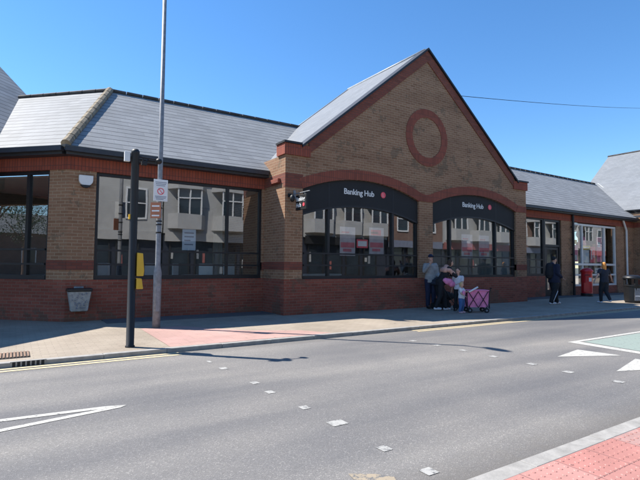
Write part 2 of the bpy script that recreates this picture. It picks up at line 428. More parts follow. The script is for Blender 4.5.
for a, b in zip(xs[:-1], xs[1:]):
    mid = (a+b)/2; ins = opening(mid) is not None
    za = opening(a) if ins else 0.95; zb = opening(b) if ins else 0.95
    w.ext([(a, YG, za), (b, YG, zb), (b, YG, gtop(b)), (a, YG, gtop(a))], (0, TH, 0))
w.build('gable_wall', 'buff', B)
w = MB(); w.box(GX0, GX0+TH, YG+TH, YB+3.2, .95, 4.3); w.box(GX1-TH, GX1, YG+TH, YB+3.2, .95, 4.3)
w.build('gable_side_wall', 'buff', B)
w = MB()
w.box(GX0-.004, GX1+.004, YG-.006, YG+TH, 0, .95); w.box(GX0-.004, GX0+TH, YG+TH, YB+3.2, 0, .95); w.box(GX1-TH, GX1+.004, YG+TH, YB+3.2, 0, .95)
w.build('plinth', 'red', B)
# red-brown bands round the piers
w = MB()
for x0, x1 in ((GX0-.005, W1[0]), (W1[1], W2[0]), (W2[1], GX1+.005)):
    if x0 < 7 or x0 > 16: w.box(x0, x1, YG-.007, YG+.1, 1.20, 1.42)
w.box(GX0-.005, GX0+.1, YG+.1, YB, 1.20, 1.42)
w.box(GX0-.006, W1[0], YG-.008, YG+.1, 3.42, 3.80); w.box(GX0-.006, GX0+.1, YG+.1, YB, 3.52, 3.80)
w.build('brick_band', 'band', B)
# arch rings, one per window, joined in the middle like the photo's wave
def ring(w0, w1, l, r):
    m = MB(); n = 28
    c = (w0+w1)/2; h = (w1-w0)/2; rise = .44; R = (h*h+rise*rise)/(2*rise); zc = 3.86-R
    a0 = math.asin(h/R)
    for i in range(n):
        t0 = -a0+2*a0*i/n; t1 = -a0+2*a0*(i+1)/n
        P = lambda t, rr: (c+rr*math.sin(t), YG-.014, zc+rr*math.cos(t))
        m.ext([P(t0, R), P(t1, R), P(t1, R+.29), P(t0, R+.29)], (0, .1, 0))
    return m
for (w0, w1) in (W1, W2): ring(w0, w1, 0, 0).build('arch_ring', 'arch', B)
w = MB()
w.ext([(10.97, YG-.0135, 3.43), (11.56, YG-.0135, 3.43), (11.50, YG-.0135, 3.69), (11.265, YG-.0135, 3.66), (11.03, YG-.0135, 3.69)], (0, .1, 0))
w.ext([(16.09, YG-.0135, 3.43), (16.73, YG-.0135, 3.43), (16.73, YG-.0135, 3.66), (16.2, YG-.0135, 3.68)], (0, .1, 0))
w.build('arch_springer', 'arch', B)
# round brick ring
w = MB(); n = 48; cx, cz = 11.33, 5.56
for i in range(n):
    t0, t1 = 2*PI*i/n, 2*PI*(i+1)/n
    P = lambda t, rr: (cx+rr*math.cos(t), YG-.02, cz+rr*math.sin(t))
    w.ext([P(t0, .67), P(t1, .67), P(t1, .95), P(t0, .95)], (0, .1, 0))
w.build('round_brick_ring', 'arch', B)
# shoulders + raking bands
w = MB()
w.box(GX0-.05, 6.78, YG-.05, YG+.2, 4.30, 4.60); w.box(GX0-.05, GX0+.2, YG+.2, YG+.42, 4.30, 4.60)
w.box(15.92, GX1+.05, YG-.05, YG+.2, 4.30, 4.60); w.box(GX1-.2, GX1+.05, YG+.2, YG+.42, 4.30, 4.60)
w.build('corbelled_shoulder', 'soldier', B)
w = MB()
for sx in (-1, 1):
    xe = AX+sx*4.60; e = rake(xe)
    w.ext([(AX, YG-.03, AZ), (xe, YG-.03, e+.02), (xe+sx*.0, YG-.03, e-.34), (AX, YG-.03, AZ-.38)], (0, .15, 0))
w.build('raking_brick_band', 'band', B)
w = MB()
for sx in (-1, 1):
    xe = AX+sx*4.84; e = rake(xe)
    w.ext([(AX, YG-.09, AZ+.01), (AX, YG-.09, AZ+.085), (xe, YG-.09, e+.075), (xe, YG-.09, e)], (0, .5, 0))
w.box(GX0-.08, 6.50, YG-.09, YG+.42, 4.605, 4.66); w.box(16.18, GX1+.08, YG-.09, YG+.42, 4.605, 4.66)
w.build('verge_capping', 'navy', B)
# gable roof
def slope_quad(name, pts, m, parent, t=.05, **k):
    a = [Vector(p) for p in pts]; n = (a[1]-a[0]).cross(a[2]-a[0]).normalized()
    if n.z < 0: n = -n
    w = MB(); w.ext([p-n*t for p in a], n*t); return w.build(name, m, parent, **k)
YR = 15.36
def gz_(x): return 8.56 - abs(x-AX)*SL
slope_quad('gable_roof', [(AX, YG+.35, 8.56), (6.08, YG+.35, gz_(6.08)), (6.08, YR, gz_(6.08)), (AX, YR, 8.56)], 'slate_pale', B)
slope_quad('gable_roof', [(AX, YG+.35, 8.56), (16.8, YG+.35, gz_(16.8)), (16.8, YR, gz_(16.8)), (AX, YR, 8.56)], 'slate_pale', B)
w = MB(); w.tube((AX, YG+.1, 8.56), (AX, YR+.02, 8.56), .055, n=8)
for sx in (-1, 1): w.tube((AX, YR, 8.565), (AX+sx*3, YR, 8.565-3*SL), .035, n=6)
w.build('ridge_tile', 'lead', B, smooth=True)
# rear gable infill
MB().ext([(GX0, YR-.2, 3), (GX1, YR-.2, 3), (GX1, YR-.2, 4.0), (AX, YR-.2, 8.45), (GX0, YR-.2, 4.0)], (0, .15, 0)).build('rear_gable_wall', 'band', B)
# left and middle main roofs
EZ, EY, RZ, RY = 3.99, 11.87, 6.53, 15.22
EC = (.898, 11.87); RC = (2.285, 15.22)
slope_quad('roof', [(EC[0], EC[1], EZ), (10.0, EY, EZ), (10.0, RY, RZ), (RC[0], RC[1], RZ)], 'slate', B)
def Az(p): return EZ + (RZ-EZ)*(.32-p)/(.32+3.03)
eA = A(9, .32, EZ); rA = A(9, -3.03, RZ)
slope_quad('roof', [(EC[0], EC[1], EZ), eA, rA, (RC[0], RC[1], RZ)], 'slate', B)
slope_quad('roof', [(13.2, EY, EZ), (31.5, EY, EZ), (31.5, RY, RZ), (13.2, RY, RZ)], 'slate', B)
slope_quad('rear_roof', [(13.2, RY+3.3, 4), (31.5, RY+3.3, 4), (31.5, RY, RZ), (13.2, RY, RZ)], 'slate', B)
slope_quad('rear_roof', [(RC[0], RY+3.3, 4), (10, RY+3.3, 4), (10., RY, RZ), (RC[0], RY, RZ)], 'slate', B)
w = MB()
def tiles(w, p0, p1, r, L=.38):
    p0 = Vector(p0); p1 = Vector(p1); d = p1-p0; n = max(1, int(d.length/L))
    for i in range(n):
        w.tube(p0+d*(i/n), p0+d*((i+1)/n-.004), r*1.04, r*.98, n=9)
tiles(w, (EC[0]+.01, EC[1]+.02, EZ+.02), (RC[0], RC[1], RZ+.03), .105)
w.build('hip_tile', 'moss', B)
w = MB(); tiles(w, (RC[0], RY, RZ+.02), (9.0, RY, RZ+.02), .065, .45); w.build('ridge_tile', 'ridge', B)
w = MB(); tiles(w, (14.0, RY, RZ+.02), (30.5, RY, RZ+.02), .065, .45); w.build('ridge_tile', 'ridge', B)
w = MB(); tiles(w, (RC[0], RC[1], RZ+.03), A(4.5, -3.03, RZ+.02), .065, .45); w.build('ridge_tile', 'ridge', B)
# gutters / fascias / soffits
w = MB()
w.box(EC[0]+.0, GX0-.06, EY-.05, EY+.06, 3.86, 3.96); w.box(EC[0]+.03, GX0, EY+.062, YB+.1, 3.80, 3.92)
w.box(GX1+.06, 28.2, EY-.05, EY+.06, 3.86, 3.96); w.box(GX1, 28.2, EY+.062, YB+.1, 3.80, 3.92)
w.box(-.06-.0, 9, .26, .37, 3.86, 3.962, T=A); w.box(0, 9, -.1, .258, 3.802, 3.922, T=A)
w.build('gutter_and_fascia', 'soffit', B)
# --- wall B (between corner pillar and gable)
BX0, BX1 = 1.60, 5.95
w = MB(); w.box(CX, BX0, YB, YB+.45, .95, 3.5); w.box(BX1, GX0+.1, YB, YB+.45, .95, 3.5)
w.box(0, .53, -.45, -.001, .95, 3.5, T=A); w.build('corner_pillar', 'buff', B)
w = MB(); w.box(CX-.004, GX0, YB-.006, YB+.3, 0, .95); w.box(-.004, 8.5, -.3, .006, 0, .95, T=A); w.build('plinth', 'red', B)
w = MB(); w.box(CX-.003, BX0-.001, YB-.012, YB+.2, 1.18, 1.40); w.box(.0, .53, -.2, .012, 1.18, 1.40, T=A)
w.box(BX1, GX0+.01, YB-.012, YB+.2, 1.18, 1.40)
w.build('brick_band', 'band', B)
w = MB(); w.box(CX-.006, GX0, YB-.018, YB+.3, 3.50, 3.80); w.box(-.006, 8.5, -.3, .018, 3.50, 3.80, T=A)
w.build('soldier_course', 'soldier', B)
# corbel on the gable side wall
MB().box(GX0-.09, GX0-.006, YG+.25, YG+.75, 3.56, 3.68).build('corbel', 'soldier', B, bevel=.01)

def window(parent, T, x0, x1, z0, z1, mulls, rails, depth=.12, fw=.07, fm='navy', botrail=.10):
    """frame with mullions; rails stand just in front of the glass"""
    f = MB()
    f.box(x0, x0+fw, depth-.06, depth+.03, z0, z1, T=T); f.box(x1-fw, x1, depth-.06, depth+.03, z0, z1, T=T)
    f.box(x0+fw, x1-fw, depth-.06, depth+.03, z1-fw, z1, T=T); f.box(x0+fw, x1-fw, depth-.07, depth+.03, z0, z0+botrail, T=T)
    for mx in mulls: f.box(mx-fw/2, mx+fw/2, depth-.055, depth+.03, z0+botrail, z1-fw, T=T)
    fo = f.build('window', fm, parent)
    if rails:
        r = MB()
        for z in rails: r.box(x0+fw, x1-fw, depth-.10, depth-.06, z-.022, z+.022, T=T)
        r.build('guard_rail', fm, fo)
    edges = [x0+fw] + [e for mx in mulls for e in (mx-fw/2, mx+fw/2)] + [x1-fw]
    for a, b in zip(edges[::2], edges[1::2]):
        MB().add([T(a, depth, z0+botrail), T(b, depth, z0+botrail), T(b, depth, z1-fw), T(a, depth, z1-fw)], [(0,1,2,3)]).build('pane', 'glass', fo)
    return fo
TB = lambda x, y, z: (x, YB+y, z)
TA = lambda s, p, z: A(s, -p, z)
window(B, TB, BX0, BX1, .95, 3.50, [2.5, 4.93], [1.65, 1.31])
window(B, TA, .53, 4.2, .95, 3.50, [1.17, 3.2], [1.65, 1.31], fw=.08)
# --- arched windows of the gable with their charcoal fascias
def arched(w0, w1, mulls, edge, crown):
    d0, d1 = YG+.10, YG+.18
    f = MB(); fw = .075; z0 = .95; zb = 1.03
    for a, b in ((w0, w0+fw), (w1-fw, w1)): f.box(a, b, d0-.02, d1, z0, 2.7)
    for mx in mulls: f.box(mx-fw/2, mx+fw/2, d0-.03, d1, zb, arcz(mx, w0, w1, edge, crown)+.03)
    f.box(w0+fw, w1-fw, d0-.03, d1, z0, zb)
    fo = f.build('arched_window', 'navy', B)
    r = MB()
    for z in (1.66, 1.33): r.box(w0+fw, w1-fw, d0-.07, d0-.035, z-.022, z+.022)
    r.build('guard_rail', 'navy', fo)
    n = 30; p = MB(); tr = MB()
    for i in range(n):
        a = w0+(w1-w0)*i/n; b = w0+(w1-w0)*(i+1)/n
        za, zb_ = arcz(a, w0, w1, edge, crown), arcz(b, w0, w1, edge, crown)
        oa, ob = arcz(a, w0, w1, 3.42, 3.86)+.02, arcz(b, w0, w1, 3.42, 3.86)+.02
        p.ext([(a, d0-.035, za), (b, d0-.035, zb_), (b, d0-.035, ob), (a, d0-.035, oa)], (0, .1, 0))
        tr.ext([(a, d0-.045, za-.04), (b, d0-.045, zb_-.04), (b, d0-.045, zb_+.012), (a, d0-.045, za+.012)], (0, .12, 0))
    pn = p.build('sign_fascia', 'panel', fo); tr.build('arched_rail', 'navy', fo)
    j = MB()
    for mx in mulls: j.box(mx-.012, mx+.012, d0-.0375, d0-.03, arcz(mx, w0, w1, edge, crown), arcz(mx, w0, w1, 3.42, 3.86)-.02)
    j.build('panel_joint', 'navy', fo)
    ed = [w0+fw] + [e for mx in mulls for e in (mx-fw/2, mx+fw/2)] + [w1-fw]
    for a, b in zip(ed[::2], ed[1::2]):
        pts = [(a, d1-.04, 1.03), (b, d1-.04, 1.03)]
        k = 12
        for i in range(k+1):
            x = b+(a-b)*i/k; pts.append((x, d1-.04, arcz(x, w0, w1, edge, crown)+.01))
        MB().add(pts, [tuple(range(len(pts)))]).build('pane', 'glass', fo)
    return fo
f1 = arched(*W1, [7.48, 9.90], 2.73, 3.09); f2 = arched(*W2, [12.51, 14.95], 2.73, 3.09)
def wallT(x, y, z): return Matrix.Translation((x, y, z)) @ Matrix.Rotation(PI/2, 4, 'X')
def disc(parent, name, c, r, m, axis='y', t=.006):
    w = MB(); n = 24
    P = [(c[0]+r*math.cos(2*PI*i/n), c[1], c[2]+r*math.sin(2*PI*i/n)) if axis == 'y' else (c[0], c[1]+r*math.cos(2*PI*i/n), c[2]+r*math.sin(2*PI*i/n)) for i in range(n)]
    return w.ext(P, (0, t, 0) if axis == 'y' else (t, 0, 0)).build(name, m, parent)
def logo(parent, x, y, z, r):
    disc(parent, 'emblem', (x, y, z), r, 'redlogo')
    w = MB()
    for i in range(3):
        zz = z+(i-1)*r*.42; w.box(x-r*.5, x+r*(.35-.15*i), y-.002, y-.0005, zz-r*.09, zz+r*.09)
    w.build('emblem_mark', 'pinklogo', parent)
for fo, x in ((f1, 7.99), (f2, 13.10)):
    text('Banking Hub', .235, wallT(x, YG+.058, 3.415), 'white', fo, bold=.004)
    logo(fo, x+1.50, YG+.055, 3.50, .095)
# --- wing C to the right
w = MB(); w.box(GX1-.1, 18.55, YB, YB+.45, .95, 3.5); w.box(21.3, 22.3, YB, YB+.45, .0, 3.5); w.box(26.46, 28.3, YB, YB+.45, 0, 3.5)
w.build('brick_pier', 'buff', B)
w = MB(); w.box(GX1, 19.95, YB-.006, YB+.3, 0, .93); w.box(22.3, 26.46, YB+.02, YB+.3, 0, .42); w.build('plinth', 'red', B)
w = MB(); w.box(GX1, 28.3, YB-.018, YB+.3, 3.50, 3.80); w.build('soldier_course', 'soldier', B)
window(B, TB, 18.55, 19.97, .93, 3.5, [], [1.65, 1.31])
# entrance door, dark and recessed
d = MB()
for a, b in ((19.98, 20.10), (21.18, 21.30)): d.box(a, b, YB+.05, YB+.2, 0, 3.5)
d.box(20.10, 21.18, YB+.05, YB+.2, 2.25, 2.35); d.box(20.10, 21.18, YB+.05, YB+.2, 3.4, 3.5)
do = d.build('entrance_frame', 'navy', B)
d = MB(); d.box(20.13, 20.25, YB+.08, YB+.13, .02, 2.22); d.box(21.03, 21.15, YB+.08, YB+.13, .02, 2.22); d.box(20.25, 21.03, YB+.08, YB+.13, .02, .3); d.box(20.25, 21.03, YB+.08, YB+.13, 2.12, 2.22)
dd = d.build('door', 'navy', B)
MB().tube((21.09, YB+.03, .9), (21.09, YB+.03, 1.4), .015).build('handle', 'galv', dd)
MB().add([(20.25, YB+.1, .3), (21.03, YB+.1, .3), (21.03, YB+.1, 2.12), (20.25, YB+.1, 2.12)], [(0,1,2,3)]).build('pane', 'glass', dd)
MB().add([(20.10, YB+.12, 2.35), (21.18, YB+.12, 2.35), (21.18, YB+.12, 3.4), (20.10, YB+.12, 3.4)], [(0,1,2,3)]).build('pane', 'glass', do)
sw = window(B, TB, 22.3, 26.46, .42, 3.44, [23.22, 25.32], None, fw=.09, fm='upvc', botrail=.09, depth=.1)
MB().box(22.39, 26.37, YB+.03, YB+.09, 1.42, 1.52).build('transom', 'upvc', sw)
MB().box(22.39, 26.37, YB+.03, YB+.09, .92, 1.0).build('transom', 'upvc', sw)
w = MB(); w.tube((22.16, YB-.09, 0), (22.16, YB-.09, 3.84), .055, n=12)
for z in (.6, 1.9, 3.2): w.box(22.08, 22.24, YB-.10, YB, z, z+.05)
w.build('downpipe', 'navy', B)
w = MB(); w.tube((27.35, YB-.1, 0), (27.35, YB-.1, 3.3), .05, n=12); w.tube((27.35, YB-.1, 3.3), (26.9, YB-.15, 3.84), .05, n=12); w.build('downpipe', 'upvc', B)
# --- right hand block
w = MB(); w.box(28.3, 28.6, YG, YB+3, .95, 4.3); w.box(28.3, 38.5, YG, YG+.3, .95, 4.56)
w.ext([(28.6, YG+.003, 4.55), (38.4, YG+.003, 4.55), (33.55, YG+.003, 8.5)], (0, .29, 0))
w.build('wall', 'buff', B)
w = MB(); w.box(28.29, 28.6, YG+.001, YB+3, 0, .95); w.box(28.294, 38.5, YG-.006, YG+.3, 0, .95); w.build('plinth', 'red', B)
w = MB(); w.box(28.24, 29.1, YG-.05, YG+.42, 4.30, 4.6); w.box(28.29, 28.5, YG+.42, YB, 3.5, 3.76); w.build('corbelled_shoulder', 'soldier', B)
def rz_(x): return 8.78-abs(x-33.4)*SL
slope_quad('gable_roof', [(33.4, YG+.35, rz_(33.4)), (28.15, YG+.35, rz_(28.15)), (28.15, 15.75, rz_(28.15)), (33.4, 15.75, rz_(33.4))], 'slate_pale', B)
slope_quad('gable_roof', [(33.4, YG+.35, rz_(33.4)), (38.6, YG+.35, rz_(38.6)), (38.6, 15.75, rz_(38.6)), (33.4, 15.75, rz_(33.4))], 'slate_pale', B)
w = MB(); w.tube((33.4, YG+.35, 8.78), (33.4, 15.78, 8.78), .07, n=8); w.build('ridge_tile', 'ridge', B)
w = MB()     # lead valley between the roof and the right block
w.ext([(28.55, EY+.05, EZ+.14), (28.72, EY+.05, EZ+.14), (30.85, RY-.1, RZ+.03), (30.62, RY-.1, RZ+.06)], (0, 0, .04)); w.build('valley_flashing', 'upvc', B)
MB().box(28.05, 28.2, YG+.4, EY+.3, 4.02, 4.14).build('gutter', 'soffit', B)
# --- left gabled wing in front of the left facade
w = MB(); w.box(2.1, 2.6, 2.3, 2.8, 0, 3.1, T=A); w.box(8.5, 9.0, 2.3, 2.8, 0, 3.1, T=A)
w.build('left_wing_pillar', 'buff', B)
w = MB(); w.ext([A(1.85, 2.8, 3.1), A(10.1, 2.8, 3.1), A(10.1, 2.8, 4.1), A(6.3, 2.8, 8.1), A(2.1, 2.8, 4.1)], (R2*.3, R2*.3, 0)); w.build('left_wing_gable', 'buff', B)
w = MB(); w.box(2.02, 2.3, .0, 2.49, 3.1, 3.9, T=A); w.build('left_wing_beam', 'soldier', B)
LS = 6.3
def lz(s): return 8.25-abs(s-LS)*.95
slope_quad('left_wing_roof', [A(LS, 3.0, lz(LS)), A(1.93, 3.0, lz(1.93)), A(1.93, -3.7, lz(1.93)), A(LS, -3.7, lz(LS))], 'slate', B)
slope_quad('left_wing_roof', [A(LS, 3.0, lz(LS)), A(10.3, 3.0, lz(10.3)), A(10.3, -3.7, lz(10.3)), A(LS, -3.7, lz(LS))], 'slate', B)
w = MB(); w.box(1.82, 1.94, .5, 3.0, 3.84, 4.0, T=A); w.build('gutter', 'soffit', B)
# --- interior shell (one dim hall) so the windows look into rooms
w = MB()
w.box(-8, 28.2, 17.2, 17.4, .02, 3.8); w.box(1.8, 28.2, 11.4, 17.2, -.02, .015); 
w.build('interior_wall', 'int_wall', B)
w = MB(); w.box(1.3, 28.2, YB+.3, 17.2, 3.45, 3.49); w.box(6.35, 16.4, YG+.31, YB+.3, 3.95, 4.0)
w.box(6.35, 6.4, YG+.31, 17.2, .02, 3.44); w.box(16.4, 16.45, YG+.31, 17.2, .02, 3.44); w.box(22.25, 22.3, YB+.46, 17.2, .02, 3.44)
w.ext([A(.5, -.5, 3.44), A(8, -.5, 3.44), A(8, -5, 3.44), (1.8, 17.2, 3.44)], (0, 0, .04)); w.box(4.2, 8.5, -.35, -.02, .95, 3.5, T=A); w.ext([A(8, -.3, 0), A(8, -5, 0), A(8, -5, 3.44), A(8, -.3, 3.44)], (.05, 0, 0))
w.build('ceiling', 'white', B)
# ------------------------------------------------------------------ window posters, interior things
M['softpaper'] = plain('soft pink white paper', (.55, .47, .46), .6)
M['softred'] = plain('soft red print', (.62, .16, .18), .6)
def poster(x, z0, wd, ht, label, bands, y=YG+.25, base='paper'):
    t = thing('poster', label, 'poster', (x, y, z0), 'posters behind the shop windows')
    MB().box(x, x+wd, y, y+.006, z0, z0+ht).build('sheet', base, t)
    for (a, b, c, d_, m) in bands: MB().box(x+a*wd, x+b*wd, y-.004, y-.001, z0+c*ht, z0+d_*ht).build('print', m, t)
redprint = [(.05, .95, .28, .46, 'softred'), (.2, .75, .14, .24, 'softred'), (.1, .6, .78, .84, 'softred')]
poster(8.0, 1.62, .56, .85, 'white and red poster left of the middle in the left arched window', redprint, base='softpaper')
poster(9.1, 1.65, .58, .85, 'white and red poster right of the middle in the left arched window', redprint+[(.1, .8, .72, .92, 'redlogo')], base='softpaper')
poster(8.62, 1.86, .42, .26, 'small red strip banner between two posters in the left arched window', [(.1, .9, .2, .8, 'paper')], base='redlogo')
poster(13.28, 1.62, .58, .85, 'red lettered poster at left inside the right arched window', redprint, base='softpaper')
poster(14.22, 1.62, .58, .85, 'red lettered poster at right inside the right arched window', redprint, base='softpaper')
poster(3.72, 1.70, .36, .55, 'pale blue notice sheet stuck inside the long left window', [(.15, .85, .8, .86, 'inkgrey'), (.15, .85, .62, .68, 'inkgrey'), (.15, .6, .44, .5, 'inkgrey'), (.15, .8, .25, .3, 'inkgrey')], y=YB+.16, base='bluegrey')
YS = YB+.13
poster(23.35, 1.55, .62, .62, 'pale blue and white sheet low in the white framed shop window', [(.1, .5, .2, .5, 'bluegrey'), (.5, .9, .5, .8, 'bluegrey')], y=YS)
poster(24.08, 1.56, .5, .8, 'red and white poster beside the blue sheet in the white framed shop window', [(.15, .4, .2, .8, 'paper'), (.6, .8, .3, .7, 'paper')], y=YS, base='redlogo')
poster(23.4, 2.2, .7, .2, 'yellow strip poster in the white framed shop window', [(.1, .8, .3, .6, 'paper')], y=YS, base='yelp')
poster(24.7, 1.6, .52, 1.25, 'tall pink patterned poster at right in the white framed shop window', [(.2, .8, .2, .4, 'redlogo'), (.2, .7, .6, .8, 'paper')], y=YS, base='pinkp')
poster(22.45, 1.6, .5, .8, 'pink sheet in the narrow left pane of the white framed shop window', [(.2, .8, .1, .4, 'paper')], y=YS, base='pinkp')
poster(22.5, 2.45, .4, .2, 'yellow card in the narrow left pane of the white framed shop window', [], y=YS+.01, base='yelp')
poster(24.35, 2.25, .3, .25, 'orange card above the red poster in the white framed shop window', [], y=YS+.01, base='orange')
poster(23.4, .62+.4, .7, .28, 'white notice under the transom at left of the shop window', [(.1, .9, .4, .6, 'inkgrey')], y=YS)
poster(24.5, .62+.4, .9, .28, 'white notice under the transom at right of the shop window', [(.1, .9, .4, .6, 'inkgrey')], y=YS)
def balloon(x, z, r, m, label):
    t = thing('balloon', label, 'balloon', (x, YB+.35, z), 'balloons in the shop window')
    MB().ball((x, YB+.35, z), (r, r, r*1.15), 14, 10).build('bag', m, t, smooth=True)
    MB().tube((x, YB+.35, z-r*1.1), (x+.03, YB+.35, 1.2), .003, n=5).build('string', 'white', t)
balloon(23.55, 2.95, .17, 'white', 'white balloon at the top of the shop window cluster')
balloon(23.75, 2.68, .18, 'pinkp', 'pink balloon just below the white one in the shop window')
balloon(23.5, 2.42, .16, 'redlogo', 'red balloon lowest left in the shop window cluster')
balloon(23.85, 2.45, .15, 'pinkp', 'small pink balloon lowest right in the shop window cluster')
# interior chairs
def chair_proto(name, label):
    t = thing(name, label, 'chair', (0,0,0), 'white chairs inside the left window')
    w = MB().box(-.21, .21, -.21, .21, .74, .78); w.build('seat', 'white', t, bevel=.01)
    w = MB().box(-.20, .20, .17, .20, .95, 1.32); w.build('backrest', 'white', t, bevel=.01)
    for sx in (-1, 1):
        MB().tube((sx*.17, .19, 0), (sx*.17, .185, .96), .014).build('leg', 'galv', t); MB().tube((sx*.18, -.18, 0), (sx*.17, -.17, .75), .014).build('leg', 'galv', t)
    return t
def dup(root, label):
    r = root.copy(); COL.objects.link(r); r['label'] = label
    for c in root.children:
        d_ = c.copy(); COL.objects.link(d_); d_.parent = r
        for gch in c.children:
            e = gch.copy(); COL.objects.link(e); e.parent = d_
    return r
c0 = chair_proto('window_chair', 'white high chair nearest the left end of the long window')
bpy.context.view_layer.update()
place(c0, (2.1, 13.2, .02), .6)
for i, (x, y, r, lb) in enumerate([(3.15, 13.3, -.5, 'white high chair behind the lamp post inside the long window'), (3.95, 13.1, .9, 'white high chair under the pale blue notice inside the long window'), (4.75, 13.3, 2.6, 'white high chair beside the right mullion of the long window'), (5.45, 13.1, .2, 'white high chair at the right end of the long window')]):
    place(dup(c0, lb), (x, y, .02), r)
def cafe_table(x, y, label):
    t = thing('high_table', label, 'table', (x, y, 0), 'high tables inside the left window')
    MB().lathe([(.02, 1.0), (.32, 1.0), (.32, 1.03), (.02, 1.03)], (x, y, 0)).build('tabletop', 'white', t)
    MB().tube((x, y, .03), (x, y, 1.0), .03).build('pedestal', 'galv', t); MB().lathe([(.25, .02), (.25, .035), (.03, .06)], (x, y, 0)).build('base', 'galv', t)
cafe_table(2.6, 13.0, 'round white high table at the left inside the long window'); cafe_table(4.3, 13.2, 'round white high table at the right inside the long window')
def desk(x, y, label):
    t = thing('counter_desk', label, 'desk', (x, y, 0), 'desks inside the arched windows')
    MB().box(x-.8, x+.8, y-.35, y+.35, 1.0, 1.05).build('desktop', 'white', t); MB().box(x-.75, x+.75, y-.3, y+.3, .02, 1.0).build('cabinet', 'bluegrey', t)
    MB().box(x-.25, x+.25, y, y+.03, 1.12, 1.45).build('screen', 'black', t)
desk(8.3, 13.0, 'pale service desk inside the left arched window'); desk(13.6, 13.2, 'pale service desk inside the right arched window')

# ------------------------------------------------------------------ fittings on the building
t = thing('alarm_box', 'small white alarm box with a dark lower edge on the corner pillar', 'alarm box', (1.37, YB, 3.1))
w = MB(); n = 12; pts = [(1.22, YB-.10, 3.38), (1.22, YB-.10, 3.33)] + [(1.37-.15*math.cos(PI*i/n), YB-.10, 3.28-.15*math.sin(PI*i/n)) for i in range(n+1)] + [(1.52, YB-.10, 3.38)]
w.ext(pts, (0, .095, 0)); w.build('case', 'white', t, bevel=.006)
w = MB(); pts = [(1.37-.145*math.cos(a), YB-.106, 3.265-.175*math.sin(a)) for a in [PI*(.22+.56*i/8) for i in range(9)]]; w.ext(pts, (0, .1, 0)); w.build('lens', 'navy', t)
# wall bin
t = thing('wall_bin', 'small graffiti-covered grey litter bin hung on the corner pillar', 'litter bin', (1.3, YB-.2, .25))
M['binlight'] = plain('weathered pale bin', (.36, .34, .31), .7, var=.25, scale=12)
w = MB(); a, b = (1.10, 1.50), (1.06, 1.53)
w.add([(a[0]+.03, YB-.30, .25), (a[1]-.03, YB-.30, .25), (a[1]-.03, YB-.06, .25), (a[0]+.03, YB-.06, .25), (b[0], YB-.36, .70), (b[1], YB-.36, .70), (b[1], YB-.03, .70), (b[0], YB-.03, .70)], [(0,3,2,1),(4,5,6,7),(0,1,5,4),(1,2,6,5),(2,3,7,6),(3,0,4,7)])
w.build('body', 'binlight', t, bevel=.015)
MB().box(1.04, 1.55, YB-.38, YB-.02, .70, .765).build('rim', 'blackbin', t, bevel=.012)
w = MB()
rs = random.Random(3)
for i in range(46):
    x = rs.uniform(1.13, 1.46); z = rs.uniform(.31, .66); y = YB-.302-.06*(z-.25)/.45-.006
    dx, dz = rs.uniform(-.05, .05), rs.uniform(-.03, .03)
    w.tube((x, y-.002, z), (x+dx, y-.002-.133*dz, z+dz), .0055, n=5)
w.build('graffiti', 'inkgrey', t)
MB().box(1.2, 1.4, YB-.03, YB-.004, .35, .8).build('bracket', 'galv', t)
# hanging sign
t = thing('hanging_sign', 'black projecting sign with white lettering and a red dot beside the arched window', 'sign', (6.3, YG, 3.0))
w = MB(); w.box(6.28, 6.33, YG-.66, YG-.12, 2.78, 3.18); so = w.build('sign_board', 'black', t, bevel=.006)
w = MB(); w.tube((6.305, YG, 3.24), (6.305, YG-.78, 3.24), .014); w.tube((6.305, YG-.25, 3.24), (6.305, YG-.25, 3.15), .008); w.tube((6.305, YG-.55, 3.24), (6.305, YG-.55, 3.15), .008)
w.box(6.27, 6.34, YG-.02, YG, 3.1, 3.34); w.build('bracket', 'galv', t)
TX = Matrix.Translation((6.277, YG-.15, 3.02)) @ Matrix.Rotation(-PI/2, 4, 'Z') @ Matrix.Rotation(PI/2, 4, 'X')
text('Banking', .15, TX, 'white', so, bold=.003)
TX = Matrix.Translation((6.277, YG-.15, 2.86)) @ Matrix.Rotation(-PI/2, 4, 'Z') @ Matrix.Rotation(PI/2, 4, 'X')
text('Hub', .15, TX, 'white', so, bold=.003)
disc(so, 'emblem', (6.272, YG-.54, 2.91), .048, 'redlogo', 'x', .005)
t = thing('security_camera', 'small dark dome camera on the brick pier beside the hanging sign', 'camera', (6.15, YG, 3.0))
w = MB(); w.box(6.10, 6.22, YG-.04, YG-.007, 3.14, 3.24); w.tube((6.16, YG-.03, 3.2), (6.16, YG-.14, 3.2), .02); w.build('bracket', 'navy', t)
MB().ball((6.16, YG-.15, 3.1), (.07, .07, .1)).build('dome', 'black', t, smooth=True)

# ------------------------------------------------------------------ lamp post + signs
t = thing('lamp_post', 'tall galvanised street lamp post with a thick lower casing', 'lamp post', (2.56, 10.17, 0))
lx, ly = 2.56, 10.17
w = MB(); w.lathe([(.082, 0), (.082, 1.15), (.076, 1.2), (.054, 1.32), (.05, 3.2), (.040, 7.45)], (lx, ly, 0), 18); w.build('column', 'galv', t, smooth=True)
w = MB(); w.box(lx-.035, lx+.035, ly-.088, ly-.074, .35, .85); w.build('access_door', 'galv', t)
w = MB(); w.tube((lx, ly, 7.4), (lx+.08, ly-.3, 7.5), .03); w.ball((lx+.12, ly-.5, 7.52), (.12, .28, .06)); w.build('lantern', 'galv', t, smooth=True)
w = MB()
for z in (1.98, 2.15, 2.22, 2.5, 2.75, 3.0): w.lathe([(.058, z), (.062, z+.005), (.062, z+.025), (.058, z+.03)], (lx, ly, 0), 14)
w.build('strap', 'rubber', t)
t = thing('white_sign', 'white rectangular notice with a red round symbol on the lamp post', 'sign', (lx, ly-.07, 2.63))
yy = ly-.085
